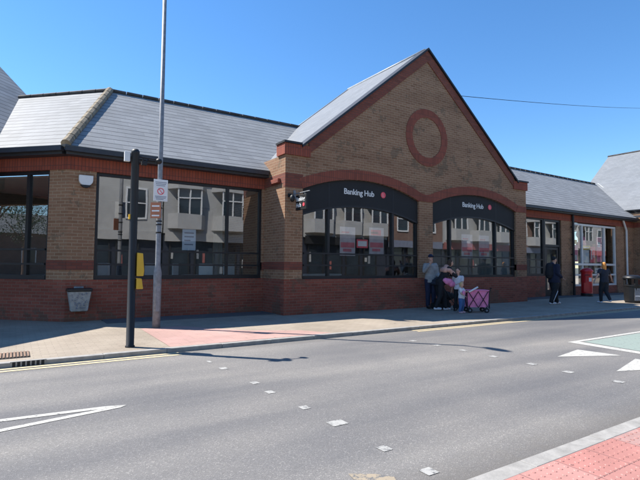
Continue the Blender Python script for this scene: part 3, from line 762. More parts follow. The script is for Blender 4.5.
MB().box(2.415, 2.705, yy, yy+.012, 2.65, 3.11).build('board', 'white', t, bevel=.003)
w = MB(); n = 20
for i in range(n):
    a0, a1 = 2*PI*i/n, 2*PI*(i+1)/n
    P = lambda a, r: (2.56+r*math.cos(a), yy-.003, 2.86+r*math.sin(a))
    w.ext([P(a0, .055), P(a1, .055), P(a1, .072), P(a0, .072)], (0, .002, 0))
w.ext([(2.515, yy-.003, 2.905), (2.525, yy-.003, 2.915), (2.605, yy-.003, 2.815), (2.595, yy-.003, 2.805)], (0, .002, 0))
w.build('round_symbol', 'redlogo', t)
w = MB()
for z, a, b in ((3.05, 2.45, 2.67), (3.015, 2.46, 2.66), (2.98, 2.47, 2.65), (2.75, 2.45, 2.67), (2.72, 2.46, 2.66), (2.69, 2.47, 2.62)):
    x = a
    while x < b: w.box(x, x+.018, yy-.002, yy-.0005, z-.009, z+.009); x += .026
w.build('print', 'inkgrey', t)
t = thing('orange_sign', 'small orange and white plate on the lamp post under the white notice', 'sign', (lx-.08, ly-.08, 2.29))
Tn = lambda x, y, z: (lx-.085+x*.8+y*.6, ly-.085-x*.6+y*.8+.0, z)
MB().box(-.12, .1, 0, .01, 2.29, 2.62, T=Tn).build('board', 'orange', t)
w = MB()
for z in (2.34, 2.44, 2.54): w.box(-.09, .07, -.003, -.001, z-.012, z+.018, T=Tn)
w.build('stripe', 'paper', t)
# ------------------------------------------------------------------ black crossing post
px_, py_ = 1.63, 8.08
t = thing('crossing_post', 'black pedestrian crossing post with yellow push button boxes by the kerb', 'crossing post', (px_, py_, 0))
w = MB(); w.lathe([(.075, 0), (.075, .02), (.062, .03), (.062, 3.14), (.066, 3.15), (.066, 3.18), (.045, 3.215), (.0, 3.22)], (px_, py_, 0), 18); w.build('column', 'black', t, smooth=True)
w = MB(); w.tube((px_+.05, py_, 3.10), (px_+.38, py_-.02, 3.08), .014); w.tube((px_+.12, py_, 3.10), (px_+.13, py_, 3.0), .01); w.tube((px_+.22, py_, 3.09), (px_+.16, py_-.03, 3.03), .01); w.build('bracket', 'black', t)
MB().box(px_+.10, px_+.18, py_-.05, py_+.04, 2.97, 3.03).build('detector', 'black', t); MB().ball((px_+.37, py_-.02, 3.06), (.055, .075, .05)).build('detector', 'black', t, smooth=True)
w = MB(); w.ext([(px_+.06, py_-.07, 1.52), (px_+.15, py_-.07, 1.51), (px_+.175, py_-.07, 1.22), (px_+.165, py_-.07, 1.14), (px_+.06, py_-.07, 1.14)], (0, .14, 0)); w.build('push_button_box', 'yellow', t, bevel=.008)
w = MB(); w.ext([(px_+.06, py_-.07, 1.10), (px_+.14, py_-.07, 1.10), (px_+.165, py_-.07, .93), (px_+.06, py_-.07, .93)], (0, .14, 0)); w.build('push_button_box', 'yellow', t, bevel=.008)
MB().box(px_-.17, px_-.085, py_-.03, py_+.03, 3.0, 3.16).build('white_sensor', 'white', t, bevel=.004); MB().tube((px_-.09, py_, 3.08), (px_-.05, py_, 3.08), .012).build('sensor_arm', 'black', t)
MB().box(px_-.075, px_-.055, py_-.03, py_+.03, 2.06, 2.14).build('label_plate', 'yellow', t)
# ------------------------------------------------------------------ overhead cable
t = thing('overhead_cable', 'thin dark cable crossing the sky right of the gable', 'cable', (12.9, YG+.1, 7.4))
w = MB(); P0 = Vector((12.8, YG+.2, 7.36)); P1 = Vector((44, 17.5, 14.6)); prev = P0
for i in range(1, 17):
    u = i/16; p = P0.lerp(P1, u); p.z -= 4*.12*u*(1-u); w.tube(prev, p, .011, n=5, cap=False); prev = p
w.build('wire', 'rubber', t)
MB().lathe([(.02, 0), (.03, .02), (.02, .04), (.03, .06), (.02, .08)], (13.35, YG+.32, 7.42), 8).build('insulator', 'white', t)
# ------------------------------------------------------------------ post box
t = thing('post_box', 'red pillar post box standing below the white framed shop window', 'post box', (22.5, 11.6, 0))
c = (22.22, 11.55, 0)
MB().lathe([(.25, 0), (.25, .12), (.235, .14)], c, 24).build('base', 'black', t)
MB().lathe([(.235, .14), (.235, 1.08), (.25, 1.09), (.25, 1.11)], c, 24).build('body', 'redpaint', t, smooth=False)
MB().lathe([(.275, 1.11), (.28, 1.16), (.26, 1.20), (.18, 1.26), (.08, 1.30), (0, 1.31)], c, 24).build('cap', 'redpaint', t, smooth=True)
dr = Vector((-.80, -.60, 0)).normalized(); sd = Vector((-dr.y, dr.x, 0))
TP = lambda x, y, z: tuple(Vector(c)+sd*x+dr*(.236+y)+Vector((0, 0, z)))
MB().box(-.12, .12, -.03, .02, .96, .99, T=TP).build('slot', 'black', t)
MB().box(.05, .16, -.04, .008, .68, .86, T=TP).build('notice_plate', 'paper', t)
MB().box(-.16, .16, -.06, .012, .2, .62, T=TP).build('door', 'redpaint', t)
# ------------------------------------------------------------------ street bin
t = thing('litter_bin', 'black round street litter bin with a grey panel at right edge of the pavement', 'litter bin', (19.85, 8.6, 0))
c = (19.85, 8.6, 0)
MB().lathe([(.27, 0), (.27, .05), (.29, .06), (.31, .62), (.325, .63), (.325, .68)], c, 24).build('body', 'blackbin', t)
w = MB()
for k in range(4):
    a = PI/4+k*PI/2; w.box(-.05, .05, -.02, .02, .68, .90, T=lambda x, y, z, a=a: (c[0]+.29*math.cos(a)-x*math.sin(a), c[1]+.29*math.sin(a)+x*math.cos(a)+y, z))
w.build('hood_support', 'blackbin', t)
MB().lathe([(.335, .90), (.34, .94), (.31, 1.0), (.18, 1.05), (0, 1.06)], c, 24).build('hood', 'blackbin', t, smooth=True)
MB().lathe([(.30, .60), (.305, .64), (.30, .66)], c, 24).build('liner_ring', 'galv', t)
dr = Vector((-.72, -.69, 0)); sd = Vector((.69, -.72, 0))
TP2 = lambda x, y, z: tuple(Vector(c)+sd*x+dr*(.285+y)+Vector((0, 0, z)))
MB().box(-.05, .17, -.05, .02, .10, .56, T=TP2).build('panel', 'galv', t)
MB().box(-.03, .15, .021, .024, .25, .29, T=TP2).build('label_strip', 'paper', t)

# ------------------------------------------------------------------ opposite side of the street (seen in the windows)
def house(x0, wd, ht, wallm, label, bay=True, gable=False):
    t = thing('terraced_shop', label, 'building', (x0+wd/2, -5.5, 0), 'shops across the street behind the viewer')
    YF = -5.2
    MB().box(x0, x0+wd, YF-7, YF, 3.2, ht).build('wall', wallm, t)
    MB().box(x0, x0+wd, YF-7, YF-.15, 0, 3.2).build('shopfront', 'shopdark', t)
    MB().box(x0+.1, x0+wd-.1, YF-.1, YF+.12, 2.75, 3.3).build('fascia', random.choice(['panel', 'farrose', 'cream', 'inkgrey']), t)
    for k in range(int(wd//1.6)):
        xx = x0+.4+k*1.6
        w = MB(); w.box(xx, xx+.07, YF-.14, YF-.02, .6, 2.7); w.box(xx+1.2, xx+1.27, YF-.14, YF-.02, .6, 2.7); w.box(xx, xx+1.27, YF-.14, YF-.02, .5, .6)
        f = w.build('shop_window', 'panel', t); MB().box(xx+.07, xx+1.2, YF-.13, YF-.1, .6, 2.7).build('pane', 'farglass', f)
        for q_ in range(random.choice([0, 1, 2])):
            a_ = xx+.1+q_*.36+random.uniform(0, .08); z_ = random.uniform(.7, 1.7)
            MB().box(a_, a_+random.uniform(.12, .3), YF-.099, YF-.08, z_, z_+random.uniform(.2, .7)).build('display', random.choice(['farpaper', 'farpaper', 'fargrey', 'farrose']), f)
    r = MB(); r.ext([(x0-.1, YF+.3, ht-.05), (x0-.1, YF-3.5, ht+2.4), (x0-.1, YF-7.3, ht-.05)], (wd+.2, 0, 0)); ro = r.build('roof', 'slate', t)
    MB().box(x0+.2, x0+1.0, YF-4, YF-3.2, ht+1.6, ht+3.3).build('chimney', 'oldred', ro)
    n = 2 if wd < 7 else 3
    for k in range(n):
        xc = x0+wd*(k+.5)/n
        if bay:
            w = MB(); w.ext([(xc-1.2, YF+.001, 3.5), (xc-.75, YF+.7, 3.5), (xc+.75, YF+.7, 3.5), (xc+1.2, YF+.001, 3.5)], (0, 0, .95)); b_ = w.build('bay', 'whiterender', t)
            w = MB(); w.ext([(xc-1.25, YF+.001, 6.05), (xc-.78, YF+.75, 6.05), (xc+.78, YF+.75, 6.05), (xc+1.25, YF+.001, 6.05)], (0, 0, .3)); w.build('bay_roof', 'whiterender', b_)
            w = MB()
            for xa in (-.75, -.03, .69): w.box(xc+xa, xc+xa+.07, YF+.6, YF+.69, 4.45, 6.05)
            w.box(xc-.75, xc+.75, YF+.6, YF+.68, 5.45, 5.52); w.build('frame', 'white', b_)
            MB().box(xc-.72, xc+.72, YF+.55, YF+.6, 4.45, 6.05).build('pane', 'farglass', b_)
        else:
            w = MB(); w.box(xc-.6, xc-.5, YF, YF+.06, 4.0, 5.9); w.box(xc+.5, xc+.6, YF, YF+.06, 4.0, 5.9); w.box(xc-.5, xc+.5, YF, YF+.06, 4.0, 4.1); w.box(xc-.5, xc+.5, YF, YF+.06, 5.8, 5.9); w.box(xc-.5, xc+.5, YF+.01, YF+.05, 4.95, 5.02)
            f = w.build('window', 'white', t); MB().box(xc-.5, xc+.5, YF+.001, YF+.01, 4.1, 5.8).build('pane', 'farglass', f)
for a in ((1.5, 6.2, 7.0, 'cream', 'cream rendered shop with plain sash windows, leftmost across the street', False), (7.8, 8.6, 6.8, 'whiterender', 'white rendered shop with bay windows next to the cream one', True), (16.5, 7.5, 7.2, 'cream', 'cream shop with bay windows in the middle of the row', True), (24.1, 6.0, 6.6, 'oldred', 'red brick shop with sash windows across the street', False), (30.2, 9, 7.0, 'whiterender', 'white shop with bay windows between two red brick shops', True), (39.3, 9, 7.4, 'oldred', 'red brick shop with bay windows beyond the long white one', True), (48.4, 10, 7.0, 'cream', 'long cream shop with bay windows beyond the red brick shops', True), (58.5, 12, 7.2, 'whiterender', 'white shop with sash windows at the far right end', False)):
    house(a[0], a[1], a[2], a[3], a[4], a[5])
t = thing('added_far_house', 'unseen distant brick house with a slate roof, added to darken the left window reflection', 'house', (-50, 10, 0))  # unseen house, added to block the bright horizon in the left window reflection
MB().box(-56, -48, 2, 26, -.1, 4.6).build('wall', 'oldred', t); MB().ext([(-48+.4, 1.6, 4.5), (-52, 1.6, 7.0), (-56.4, 1.6, 4.5)], (0, 24.8, 0)).build('roof', 'slate', t)
for k in range(6):
    f = MB().box(-48.001, -47.95, 4+k*3.6, 5.4+k*3.6, 1.2, 2.9).build('window', 'white', t); MB().box(-47.949, -47.94, 4.1+k*3.6, 5.3+k*3.6, 1.3, 2.8).build('pane', 'farglass', f)
# street tree far down the road to the left (reflected in the left window)
def tree(x, y, h, label):
    t = thing('street_tree', label, 'tree', (x, y, 0), 'trees far down the street')
    rs = random.Random(int(x*7)); w = MB(); w.tube((x, y, 0), (x, y, h*.5), .22, .12)
    for k in range(7):
        a = k*.9; w.tube((x, y, h*.35+k*.2), (x+1.6*math.cos(a), y+1.6*math.sin(a), h*.55+k*.35), .07, .02, n=6)
    w.build('trunk', 'rust', t)
    w = MB()
    for c_ in range(26):
        cc = Vector((x+rs.gauss(0, 1.1), y+rs.gauss(0, 1.1), h*.68+rs.gauss(0, h*.13)))
        for k in range(110):
            p = cc+Vector((rs.gauss(0, .42), rs.gauss(0, .42), rs.gauss(0, .35))); a = Vector((rs.uniform(-1,1), rs.uniform(-1,1), rs.uniform(-1,1)))*.11; b = Vector((rs.uniform(-1,1), rs.uniform(-1,1), rs.uniform(-1,1)))*.11
            w.add([p, p+a, p+b], [(0,1,2)])
    me = bpy.data.meshes.new('crown'); me.from_pydata([tuple(v) for v in w.v], [], w.f); me.materials.append(M['leaf']); link('crown', me, t)
M['leaf'] = plain('leaf', (.06, .10, .035), .6, var=.35, scale=1.5)
tree(-22, 14.5, 7.5, 'green tree standing far down the street to the left'); tree(-34, 17, 9, 'taller green tree farthest down the street to the left')
tree(-30, 9.5, 6.5, 'low green tree at the bend far down the street'); tree(-26, 19, 6, 'small bushy green tree behind the others down the street'); tree(-38, 12.5, 8, 'broad green tree closing the view far down the street')

# ------------------------------------------------------------------ people
def caploft(w, p0, p1, r0, r1, n=12):
    p0 = Vector(p0); p1 = Vector(p1); d = p1-p0; L = d.length or 1e-4; d = d/L; a = d.orthogonal().normalized(); b = d.cross(a)
    prof = [(-r0*.98, r0*.2), (-r0*.7, r0*.71), (0, r0), (L*.33, r0*.68+r1*.32), (L*.66, r0*.34+r1*.66), (L, r1), (L+r1*.7, r1*.71), (L+r1*.98, r1*.2)]
    vs = []
    for h_, r in prof:
        for i in range(n): t = 2*PI*i/n; vs.append(p0+d*h_+a*r*math.cos(t)+b*r*math.sin(t))
    k = len(prof); fs = [(j*n+i, j*n+(i+1) % n, (j+1)*n+(i+1) % n, (j+1)*n+i) for j in range(k-1) for i in range(n)]
    fs += [tuple(range(n-1, -1, -1)), tuple(range((k-1)*n, k*n))]; w.add(vs, fs)
def loft(w, rings, n=16):     # rings: (centre, rx, ry), stacked closed
    vs = []
    for c, rx, ry in rings:
        for i in range(n): t = 2*PI*i/n; vs.append((c[0]+rx*math.cos(t), c[1]+ry*math.sin(t), c[2]))
    k = len(rings); fs = [(j*n+i, j*n+(i+1) % n, (j+1)*n+(i+1) % n, (j+1)*n+i) for j in range(k-1) for i in range(n)]
    fs += [tuple(range(n-1, -1, -1)), tuple(range((k-1)*n, k*n))]; w.add(vs, fs)
def organic(w, name, m, parent, voxel=.012, smooth=2, wrinkle=0, **tags):
    me = bpy.data.meshes.new(name); me.from_pydata([tuple(v) for v in w.v], [], w.f)
    bm = bmesh.new(); bm.from_mesh(me); bmesh.ops.recalc_face_normals(bm, faces=bm.faces); bm.to_mesh(me); bm.free()
    o = bpy.data.objects.new('tmp', me); COL.objects.link(o)
    r = o.modifiers.new('r', 'REMESH'); r.mode = 'VOXEL'; r.voxel_size = voxel
    s_ = o.modifiers.new('s', 'SMOOTH'); s_.iterations = smooth; s_.factor = .5
    if wrinkle:
        tx = bpy.data.textures.new('wr', 'CLOUDS'); tx.noise_scale = .09
        dm = o.modifiers.new('d', 'DISPLACE'); dm.texture = tx; dm.strength = wrinkle; dm.mid_level = .5
    bpy.context.view_layer.update()
    ev = bpy.data.meshes.new_from_object(o.evaluated_get(bpy.context.evaluated_depsgraph_get()))
    bpy.data.objects.remove(o)
    for p in ev.polygons: p.use_smooth = True
    ev.materials.clear(); ev.materials.append(M[m] if isinstance(m, str) else m)
    ev.name = name
    return link(name, ev, parent, **tags)
def cloth(name, c): M[name] = plain(name, c, .85, var=.2, scale=9, bmp=.3); return name
def person(label, loc, rz, H=1.7, J=None, top='c_grey', legs='c_navy', shoes='c_black', hair='c_brownhair', hairlen=0, cap=None, build=1.0, sleeves=1.0, cat='person', group=None, leg_len=1.0, child=False, loose=1.0, tophem=.50):
    """feet on the ground at the origin, facing -Y; J overrides joints (fractions of H)"""
    j = dict(pel=(0, 0, .53), chest=(0, 0, .72), neck=(0, 0, .84), head=(0, -.01, .925),
             sL=(.10, 0, .788), sR=(-.10, 0, .788), eL=(.128, .01, .635), eR=(-.135, .01, .64), wL=(.14, -.03, .50), wR=(-.14, -.03, .50),
             hL=(.05, 0, .52), hR=(-.05, 0, .52), kL=(.055, -.01, .285), kR=(-.055, -.01, .285), aL=(.06, .01, .045), aR=(-.06, .01, .045), fL=None, fR=None)
    if J: j.update(J)
    V = {k: Vector(v)*H for k, v in j.items() if v is not None}
    t = thing('person', label, cat, (0, 0, 0), group)
    b = build; hs = 1.25 if child else 1.0
    w = MB()
    def torso(w, e=0.0, zlo=0.0):
        P, Cc, Nk = V['pel'], V['chest'], V['neck']
        for i in range(7):
            u = i/6; c = P.lerp(Cc, u); rx = (.088, .087, .082, .080, .085, .093, .098)[i]*b*H+e; ry = (.062, .062, .058, .056, .058, .060, .060)[i]*b*H+e
            if i < 6: c2 = P.lerp(Cc, (i+1)/6)
            if i < 6: loft(w, [((c.x, c.y, c.z-.02*H), rx, ry), ((c2.x, c2.y, c2.z+.02*H), rx, ry)])
        m_ = Cc.lerp(Nk, .55); loft(w, [((Cc.x, Cc.y, Cc.z-.02*H), .098*b*H+e, .06*b*H+e), ((Cc.x, Cc.y, Cc.z+.05*H), .092*b*H+e, .055*b*H+e), ((m_.x, m_.y, m_.z+.025*H), .055*b*H+e, .042*b*H+e)])
        for s in 'LR': caploft(w, m_, V['s'+s]-Vector((0, 0, .006*H)), .040*H+e*.6, .034*b*H+e*.4)
    torso(w)
    caploft(w, V['neck']-Vector((0, 0, .02*H)), V['head']-Vector((0, 0, .02*H)), .032*H, .03*H)
    hc = V['head']; hr = .044*H*hs
    w.ball(hc+Vector((0, .004*H, .012*H)), (hr*.98, hr*1.12, hr*1.18), 16, 12); w.ball(hc+Vector((0, -.010*H, -.028*H*hs)), (hr*.72, hr*.78, hr*.75), 14, 10)
    caploft(w, hc+Vector((0, -hr*1.0, .006*H)), hc+Vector((0, -hr*1.25, -.012*H)), .006*H, .008*H, 8)      # nose
    for sx in (-1, 1): w.ball(hc+Vector((sx*hr*.98, .004*H, -.002*H)), (.006*H, .012*H, .018*H), 8, 6)       # ears
    for s, sx in (('L', 1), ('R', -1)):
        caploft(w, V['s'+s], V['e'+s], .030*b*H, .023*H); caploft(w, V['e'+s], V['w'+s], .023*H, .0155*H)
        caploft(w, V['h'+s], V['k'+s], .050*b*H, .032*b*H); caploft(w, V['k'+s], V['a'+s], .031*b*H, .020*H)
        caploft(w, V['a'+s], V['a'+s]+Vector((0, -.07*H, -.025*H)), .02*H, .016*H)
    skin = organic(w, 'body', 'skin', t, .011, 2)
    for s, sx in (('L', 1), ('R', -1)):      # hands: palm, four fingers, thumb
        hd = MB()
        d = (V['w'+s]-V['e'+s]).normalized(); side = Vector((0, 0, 1)).cross(d)
        side = (Vector((1, 0, 0)) if side.length < .2 else side.normalized()); nrm = d.cross(side).normalized()
        if abs(d.z) > .8: side, nrm = Vector((0, -1, 0)), Vector((sx, 0, 0))
        p = V['w'+s]
        for o_ in (-.012, -.004, .004, .012): caploft(hd, p+side*o_*H, p+d*.045*H+side*o_*1.15*H, .0085*H, .0075*H, 8)
        for o_, L in ((-.0155, .040), (-.005, .046), (.0055, .043), (.0155, .034)):
            a = p+d*.05*H+side*o_*H; m_ = a+d*L*.5*H-nrm*sx*.003*H; caploft(hd, a, m_, .0055*H, .005*H, 7); caploft(hd, m_, m_+d*L*.45*H-nrm*sx*.012*H, .005*H, .0042*H, 7)
        a = p+d*.012*H+side*.014*H; caploft(hd, a, a+d*.022*H+side*.016*H, .0065*H, .006*H, 7); caploft(hd, a+d*.022*H+side*.016*H, a+d*.045*H+side*.02*H, .006*H, .005*H, 7)
        organic(hd, 'hand', 'skin', skin, .004, 1)
    e_ = MB()
    for sx in (-1, 1): e_.ball(hc+Vector((sx*hr*.36, -hr*1.06, .008*H)), .0055*H, 8, 6)
    e_.build('eye', 'rubber', skin, smooth=True)
    m_ = MB(); m_.box(hc.x-.013*H, hc.x+.013*H, hc.y-.0105*H-hr*.80, hc.y-hr*.6, hc.z-.034*H*hs, hc.z-.029*H*hs); m_.build('mouth', 'pinkp', skin)
    # clothes
    w = MB(); e = .010*H*loose; torso(w, e)
    P = V['pel']; loft(w, [((P.x, P.y, tophem*H), .092*b*H+e, .068*b*H+e), ((P.x, P.y, P.z+.05*H), .088*b*H+e, .064*b*H+e)])
    for s in 'LR':
        caploft(w, V['s'+s], V['e'+s], .034*b*H+e*.6, .028*H+e*.4)
        if sleeves > .5: caploft(w, V['e'+s], V['w'+s].lerp(V['e'+s], .08), .028*H+e*.4, .021*H+e*.3)
        else: pass
    if sleeves <= .5:
        w = MB(); torso(w, e); loft(w, [((P.x, P.y, tophem*H), .092*b*H+e, .068*b*H+e), ((P.x, P.y, P.z+.05*H), .088*b*H+e, .064*b*H+e)])
        for s in 'LR': caploft(w, V['s'+s], V['s'+s].lerp(V['e'+s], .6), .034*b*H+e*.6, .032*H+e*.6)
    organic(w, 'top', top, t, .013, 3, wrinkle=.012)
    w = MB(); e = .007*H*loose
    loft(w, [((P.x, P.y, .49*H), .085*b*H+e, .062*b*H+e), ((P.x, P.y, P.z+.03*H), .084*b*H+e, .06*b*H+e)])
    for s in 'LR':
        caploft(w, V['h'+s], V['k'+s], .054*b*H+e, .037*b*H+e); caploft(w, V['k'+s], V['a'+s]+Vector((0, 0, .012*H)), .035*b*H+e, .026*H+e)
    organic(w, 'trousers', legs, t, .013, 2, wrinkle=.01)
    for s, sx in (('L', 1), ('R', -1)):
        a = V['a'+s]; w = MB(); f = V.get('f'+s, a+Vector((sx*.01*H, -.085*H, -.022*H)))
        caploft(w, a+Vector((0, .018*H, -.018*H)), f, .026*H, .022*H); caploft(w, a, a+Vector((0, -.02*H, -.02*H)), .024*H, .024*H)
        organic(w, 'shoe', shoes, t, .011, 1)
    if cap:
        w = MB(); w.ball(hc+Vector((0, .004*H, .026*H)), (hr*1.08, hr*1.2, hr*1.08), 16, 10); loft(w, [((hc.x, hc.y-hr*1.1, hc.z+.022*H), hr*.8, hr*.75), ((hc.x, hc.y-hr*1.1, hc.z+.030*H), hr*.8, hr*.75)])
        organic(w, 'cap', cap, t, .008, 1)
    w = MB(); w.ball(hc+Vector((0, .012*H, .022*H)), (hr*1.06, hr*1.12, hr*1.12), 16, 10)
    if hairlen:
        for i in range(9):
            a = PI*(i/8); dx, dy = math.cos(a)*hr*.95, math.sin(a)*hr*.95+.01*H
            caploft(w, hc+Vector((dx, dy, .01*H)), hc+Vector((dx*.85, dy*1.15, -hairlen*H*(.8+.2*math.sin(i*2.3)))), .014*H, .010*H, 8)
    organic(w, 'hair', hair, t, .008, 1, wrinkle=.006)
    bpy.context.view_layer.update()
    place(t, loc, rz)
    return t, V
for nm, c in (('c_grey', (.30, .29, .28)), ('c_navy', (.015, .02, .05)), ('c_black', (.012, .012, .015)), ('c_darknavy', (.012, .014, .035)), ('c_white', (.62, .60, .62)), ('c_peach', (.62, .34, .26)),
              ('c_pink', (.78, .24, .42)), ('c_jeans', (.05, .12, .28)), ('c_brownhair', (.05, .03, .02)), ('c_blond', (.50, .35, .18)), ('c_ginger', (.78, .30, .07)), ('c_palepink', (.7, .42, .45)), ('c_slate', (.02, .024, .038)), ('c_legging', (.014, .016, .022))): cloth(nm, c)
# 1 man with cap, hand to his face
person('man in grey hoodie and dark cap with one hand at his face', (11.10, 10.62, 0), math.radians(-20), 1.72,
       dict(eR=(-.15, -.05, .68), wR=(-.075, -.125, .80), eL=(.14, .0, .64), wL=(.12, -.09, .58), aL=(.07, .01, .045), aR=(-.05, .01, .045)),
       top='c_grey', legs='c_navy', shoes='c_black', cap='c_navy', loose=1.8, build=1.05, tophem=.47)
# 2 woman leaning over towards the children
tw, Vw = person('woman in black leaning forward with a peach wrap over her shoulders', (10.88, 9.95, 0), math.radians(62), 1.64,
       dict(pel=(0, .03, .53), chest=(0, -.075, .705), neck=(0, -.12, .80), head=(0, -.165, .875), sL=(.10, -.10, .775), sR=(-.10, -.10, .775),
            eL=(.12, -.20, .66), wL=(.06, -.31, .64), eR=(-.13, -.19, .65), wR=(-.06, -.29, .60), hL=(.05, .03, .52), hR=(-.05, .03, .52),
            kL=(.055, -.05, .29), aL=(.05, -.08, .045), kR=(-.055, .05, .285), aR=(-.05, .13, .06)),
       top='c_black', legs='c_black', shoes='c_white', hair='c_brownhair', hairlen=.07, loose=1.3, build=1.02, tophem=.46)
Hh = 1.64; w = MB()
for s in (-1, 1): caploft(w, Vector((0, -.09, .80))*Hh, Vector((s*.11, -.10, .745))*Hh, .050*Hh, .047*Hh)
caploft(w, Vector((-.06, -.05, .74))*Hh, Vector((.06, -.05, .74))*Hh, .062*Hh, .062*Hh)
for s in (-1, 1): caploft(w, Vector((s*.11, -.11, .75))*Hh, Vector((s*.12, -.18, .67))*Hh, .040*Hh, .038*Hh)
o = organic(w, 'wrap', 'c_peach', tw, .013, 2, .01)
tb = thing('shoulder_bag', 'bright pink bag hanging at the hip of the woman in black', 'bag', (10.86, 9.86, .8))
w = MB(); w.ball((10.94, 9.74, .87), (.16, .09, .10), 16, 10); w.ball((10.86, 9.78, .91), (.1, .08, .08), 12, 8); w.ball((11.04, 9.70, .80), (.12, .07, .09), 14, 8); organic(w, 'pouch', 'c_pink', tb, .012, 2, .015)
w = MB(); prev = Vector((10.8, 9.78, .95))
for q_ in ((10.83, 9.8, 1.08), (10.92, 9.83, 1.22), (11.0, 9.82, 1.08), (11.06, 9.76, .93)): w.tube(prev, q_, .012); prev = Vector(q_)
w.build('strap', 'c_black', tb)
# 3 older child behind the toddler
person('child in white T-shirt with dark hair standing behind the toddler', (11.22, 9.62, 0), math.radians(-70), 1.28, dict(eL=(.13, -.07, .66), wL=(.08, -.18, .64)),
       top='c_white', legs='c_black', shoes='c_black', hair='c_brownhair', sleeves=.4, child=True, build=1.05)
# 4 toddler
tt, Vt = person('blond toddler in white and pink top and blue jeans beside the pink trolley', (10.80, 9.14, 0), math.radians(20), .90,
       dict(head=(0, -.01, .905), neck=(0, 0, .80), sL=(.115, 0, .755), sR=(-.115, 0, .755), chest=(0, 0, .68), eL=(.18, -.06, .66), wL=(.24, -.16, .70), eR=(-.15, -.05, .62), wR=(-.13, -.14, .56), pel=(0, 0, .47), hL=(.055, 0, .46), hR=(-.055, 0, .46), kL=(.065, -.02, .26), kR=(-.065, 0, .26), aL=(.085, .01, .05), aR=(-.075, .03, .05)),
       top='c_white', legs='c_jeans', shoes='c_palepink', hair='c_blond', hairlen=.08, sleeves=.4, child=True, build=1.35, loose=1.4)
w = MB(); w.ball((0-.06, -.085, .585), (.085, .03, .07), 12, 8); o = w.build('pink_print', 'c_pink', tt, smooth=True)
ts = thing('paper_roll', 'pale rolled paper held out by the toddler over the trolley', 'paper', (11.0, 8.95, .6))
w = MB(); w.tube((10.98, 9.02, .60), (11.27, 8.95, .74), .022, .026); w.build('roll', 'paper', ts, smooth=True)
# 5 pink folding trolley
t = thing('folding_trolley', 'pink fabric folding trolley with a black crossed frame on four wheels', 'trolley', (0, 0, 0))
w = MB(); w.add([(-.31, -.19, .17), (.31, -.19, .17), (.31, .19, .17), (-.31, .19, .17), (-.34, -.21, .68), (.34, -.21, .68), (.34, .21, .68), (-.34, .21, .68)], [(0,3,2,1),(0,1,5,4),(1,2,6,5),(2,3,7,6),(3,0,4,7)])
w.build('fabric_box', 'c_pink', t, bevel=.0)
w = MB(); 
for y in (-.225, .225):
    for x0, x1 in ((-.31, 0), (0, -.31), (0, .31), (.31, 0)): w.tube((x0, y, .16), (x1, y, .66), .011)
for x in (-.345, .345):
    w.tube((x, -.2, .16), (x, .2, .66), .011); w.tube((x, .2, .16), (x, -.2, .66), .011)
    for y in (-.225, .225): w.tube((x, y, .12), (x, y, .70), .012)
w.build('crossed_frame', 'black', t)
w = MB(); w.box(-.345, .345, -.225, .225, .675, .70); w = MB()
for y in (-.225, .225): w.tube((-.345, y, .69), (.345, y, .69), .013)
for x in (-.345, .345): w.tube((x, -.225, .69), (x, .225, .69), .013)
w.build('rim', 'c_pink', t)
w = MB(); w.tube((.345, 0, .3), (.47, 0, .75), .011); w.tube((.47, -.08, .75), (.47, .08, .75), .014); w.build('handle', 'black', t)
for x in (-.26, .26):
    for y in (-.2, .2):
        w = MB(); w.tube((x, y-.03, .075), (x, y+.03, .075), .075, n=18); wh = w.build('wheel', 'rubber', t)
        MB().tube((x, y-.034, .075), (x, y+.034, .075), .03, n=12).build('hub', 'galv', wh)
        MB().tube((x, y, .08), (x, y, .19), .014).build('fork', 'black', t)
bpy.context.view_layer.update(); place(t, (11.40, 9.12, 0), math.radians(-33), .93)
# 6 pushchair behind
t = thing('pushchair', 'dark pushchair with a grey hood between the man and the woman', 'pushchair', (0, 0, 0))
w = MB(); caploft(w, (0, .12, .5), (0, -.22, .46), .17, .15); caploft(w, (0, .14, .5), (0, .26, .85), .17, .15); organic(w, 'seat', 'c_black', t, .014, 2)
w = MB(); 
for i in range(7):
    a = PI*.15+i*PI*.12; p = Vector((0, .16-.28*math.cos(a), .78+.30*math.sin(a))); 
    caploft(w, p-Vector((.15, 0, 0)), p+Vector((.15, 0, 0)), .06, .06)
organic(w, 'hood', 'c_slate', t, .012, 2)
w = MB()
for x in (-.22, .22): w.tube((x, .35, 1.0), (x, -.3, .12), .013); w.tube((x, -.02, .5), (x, .32, .12), .013)
w.tube((-.22, .35, 1.0), (.22, .35, 1.0), .016); w.box(-.2, .2, -.05, .3, .2, .36); w.build('frame', 'black', t)
for x in (-.24, .24):
    for y in (-.3, .32): MB().tube((x-.02, y, .11), (x+.02, y, .11), .11, n=18).build('wheel', 'rubber', t)
bpy.context.view_layer.update(); place(t, (11.30, 10.22, 0), math.radians(75), .88)
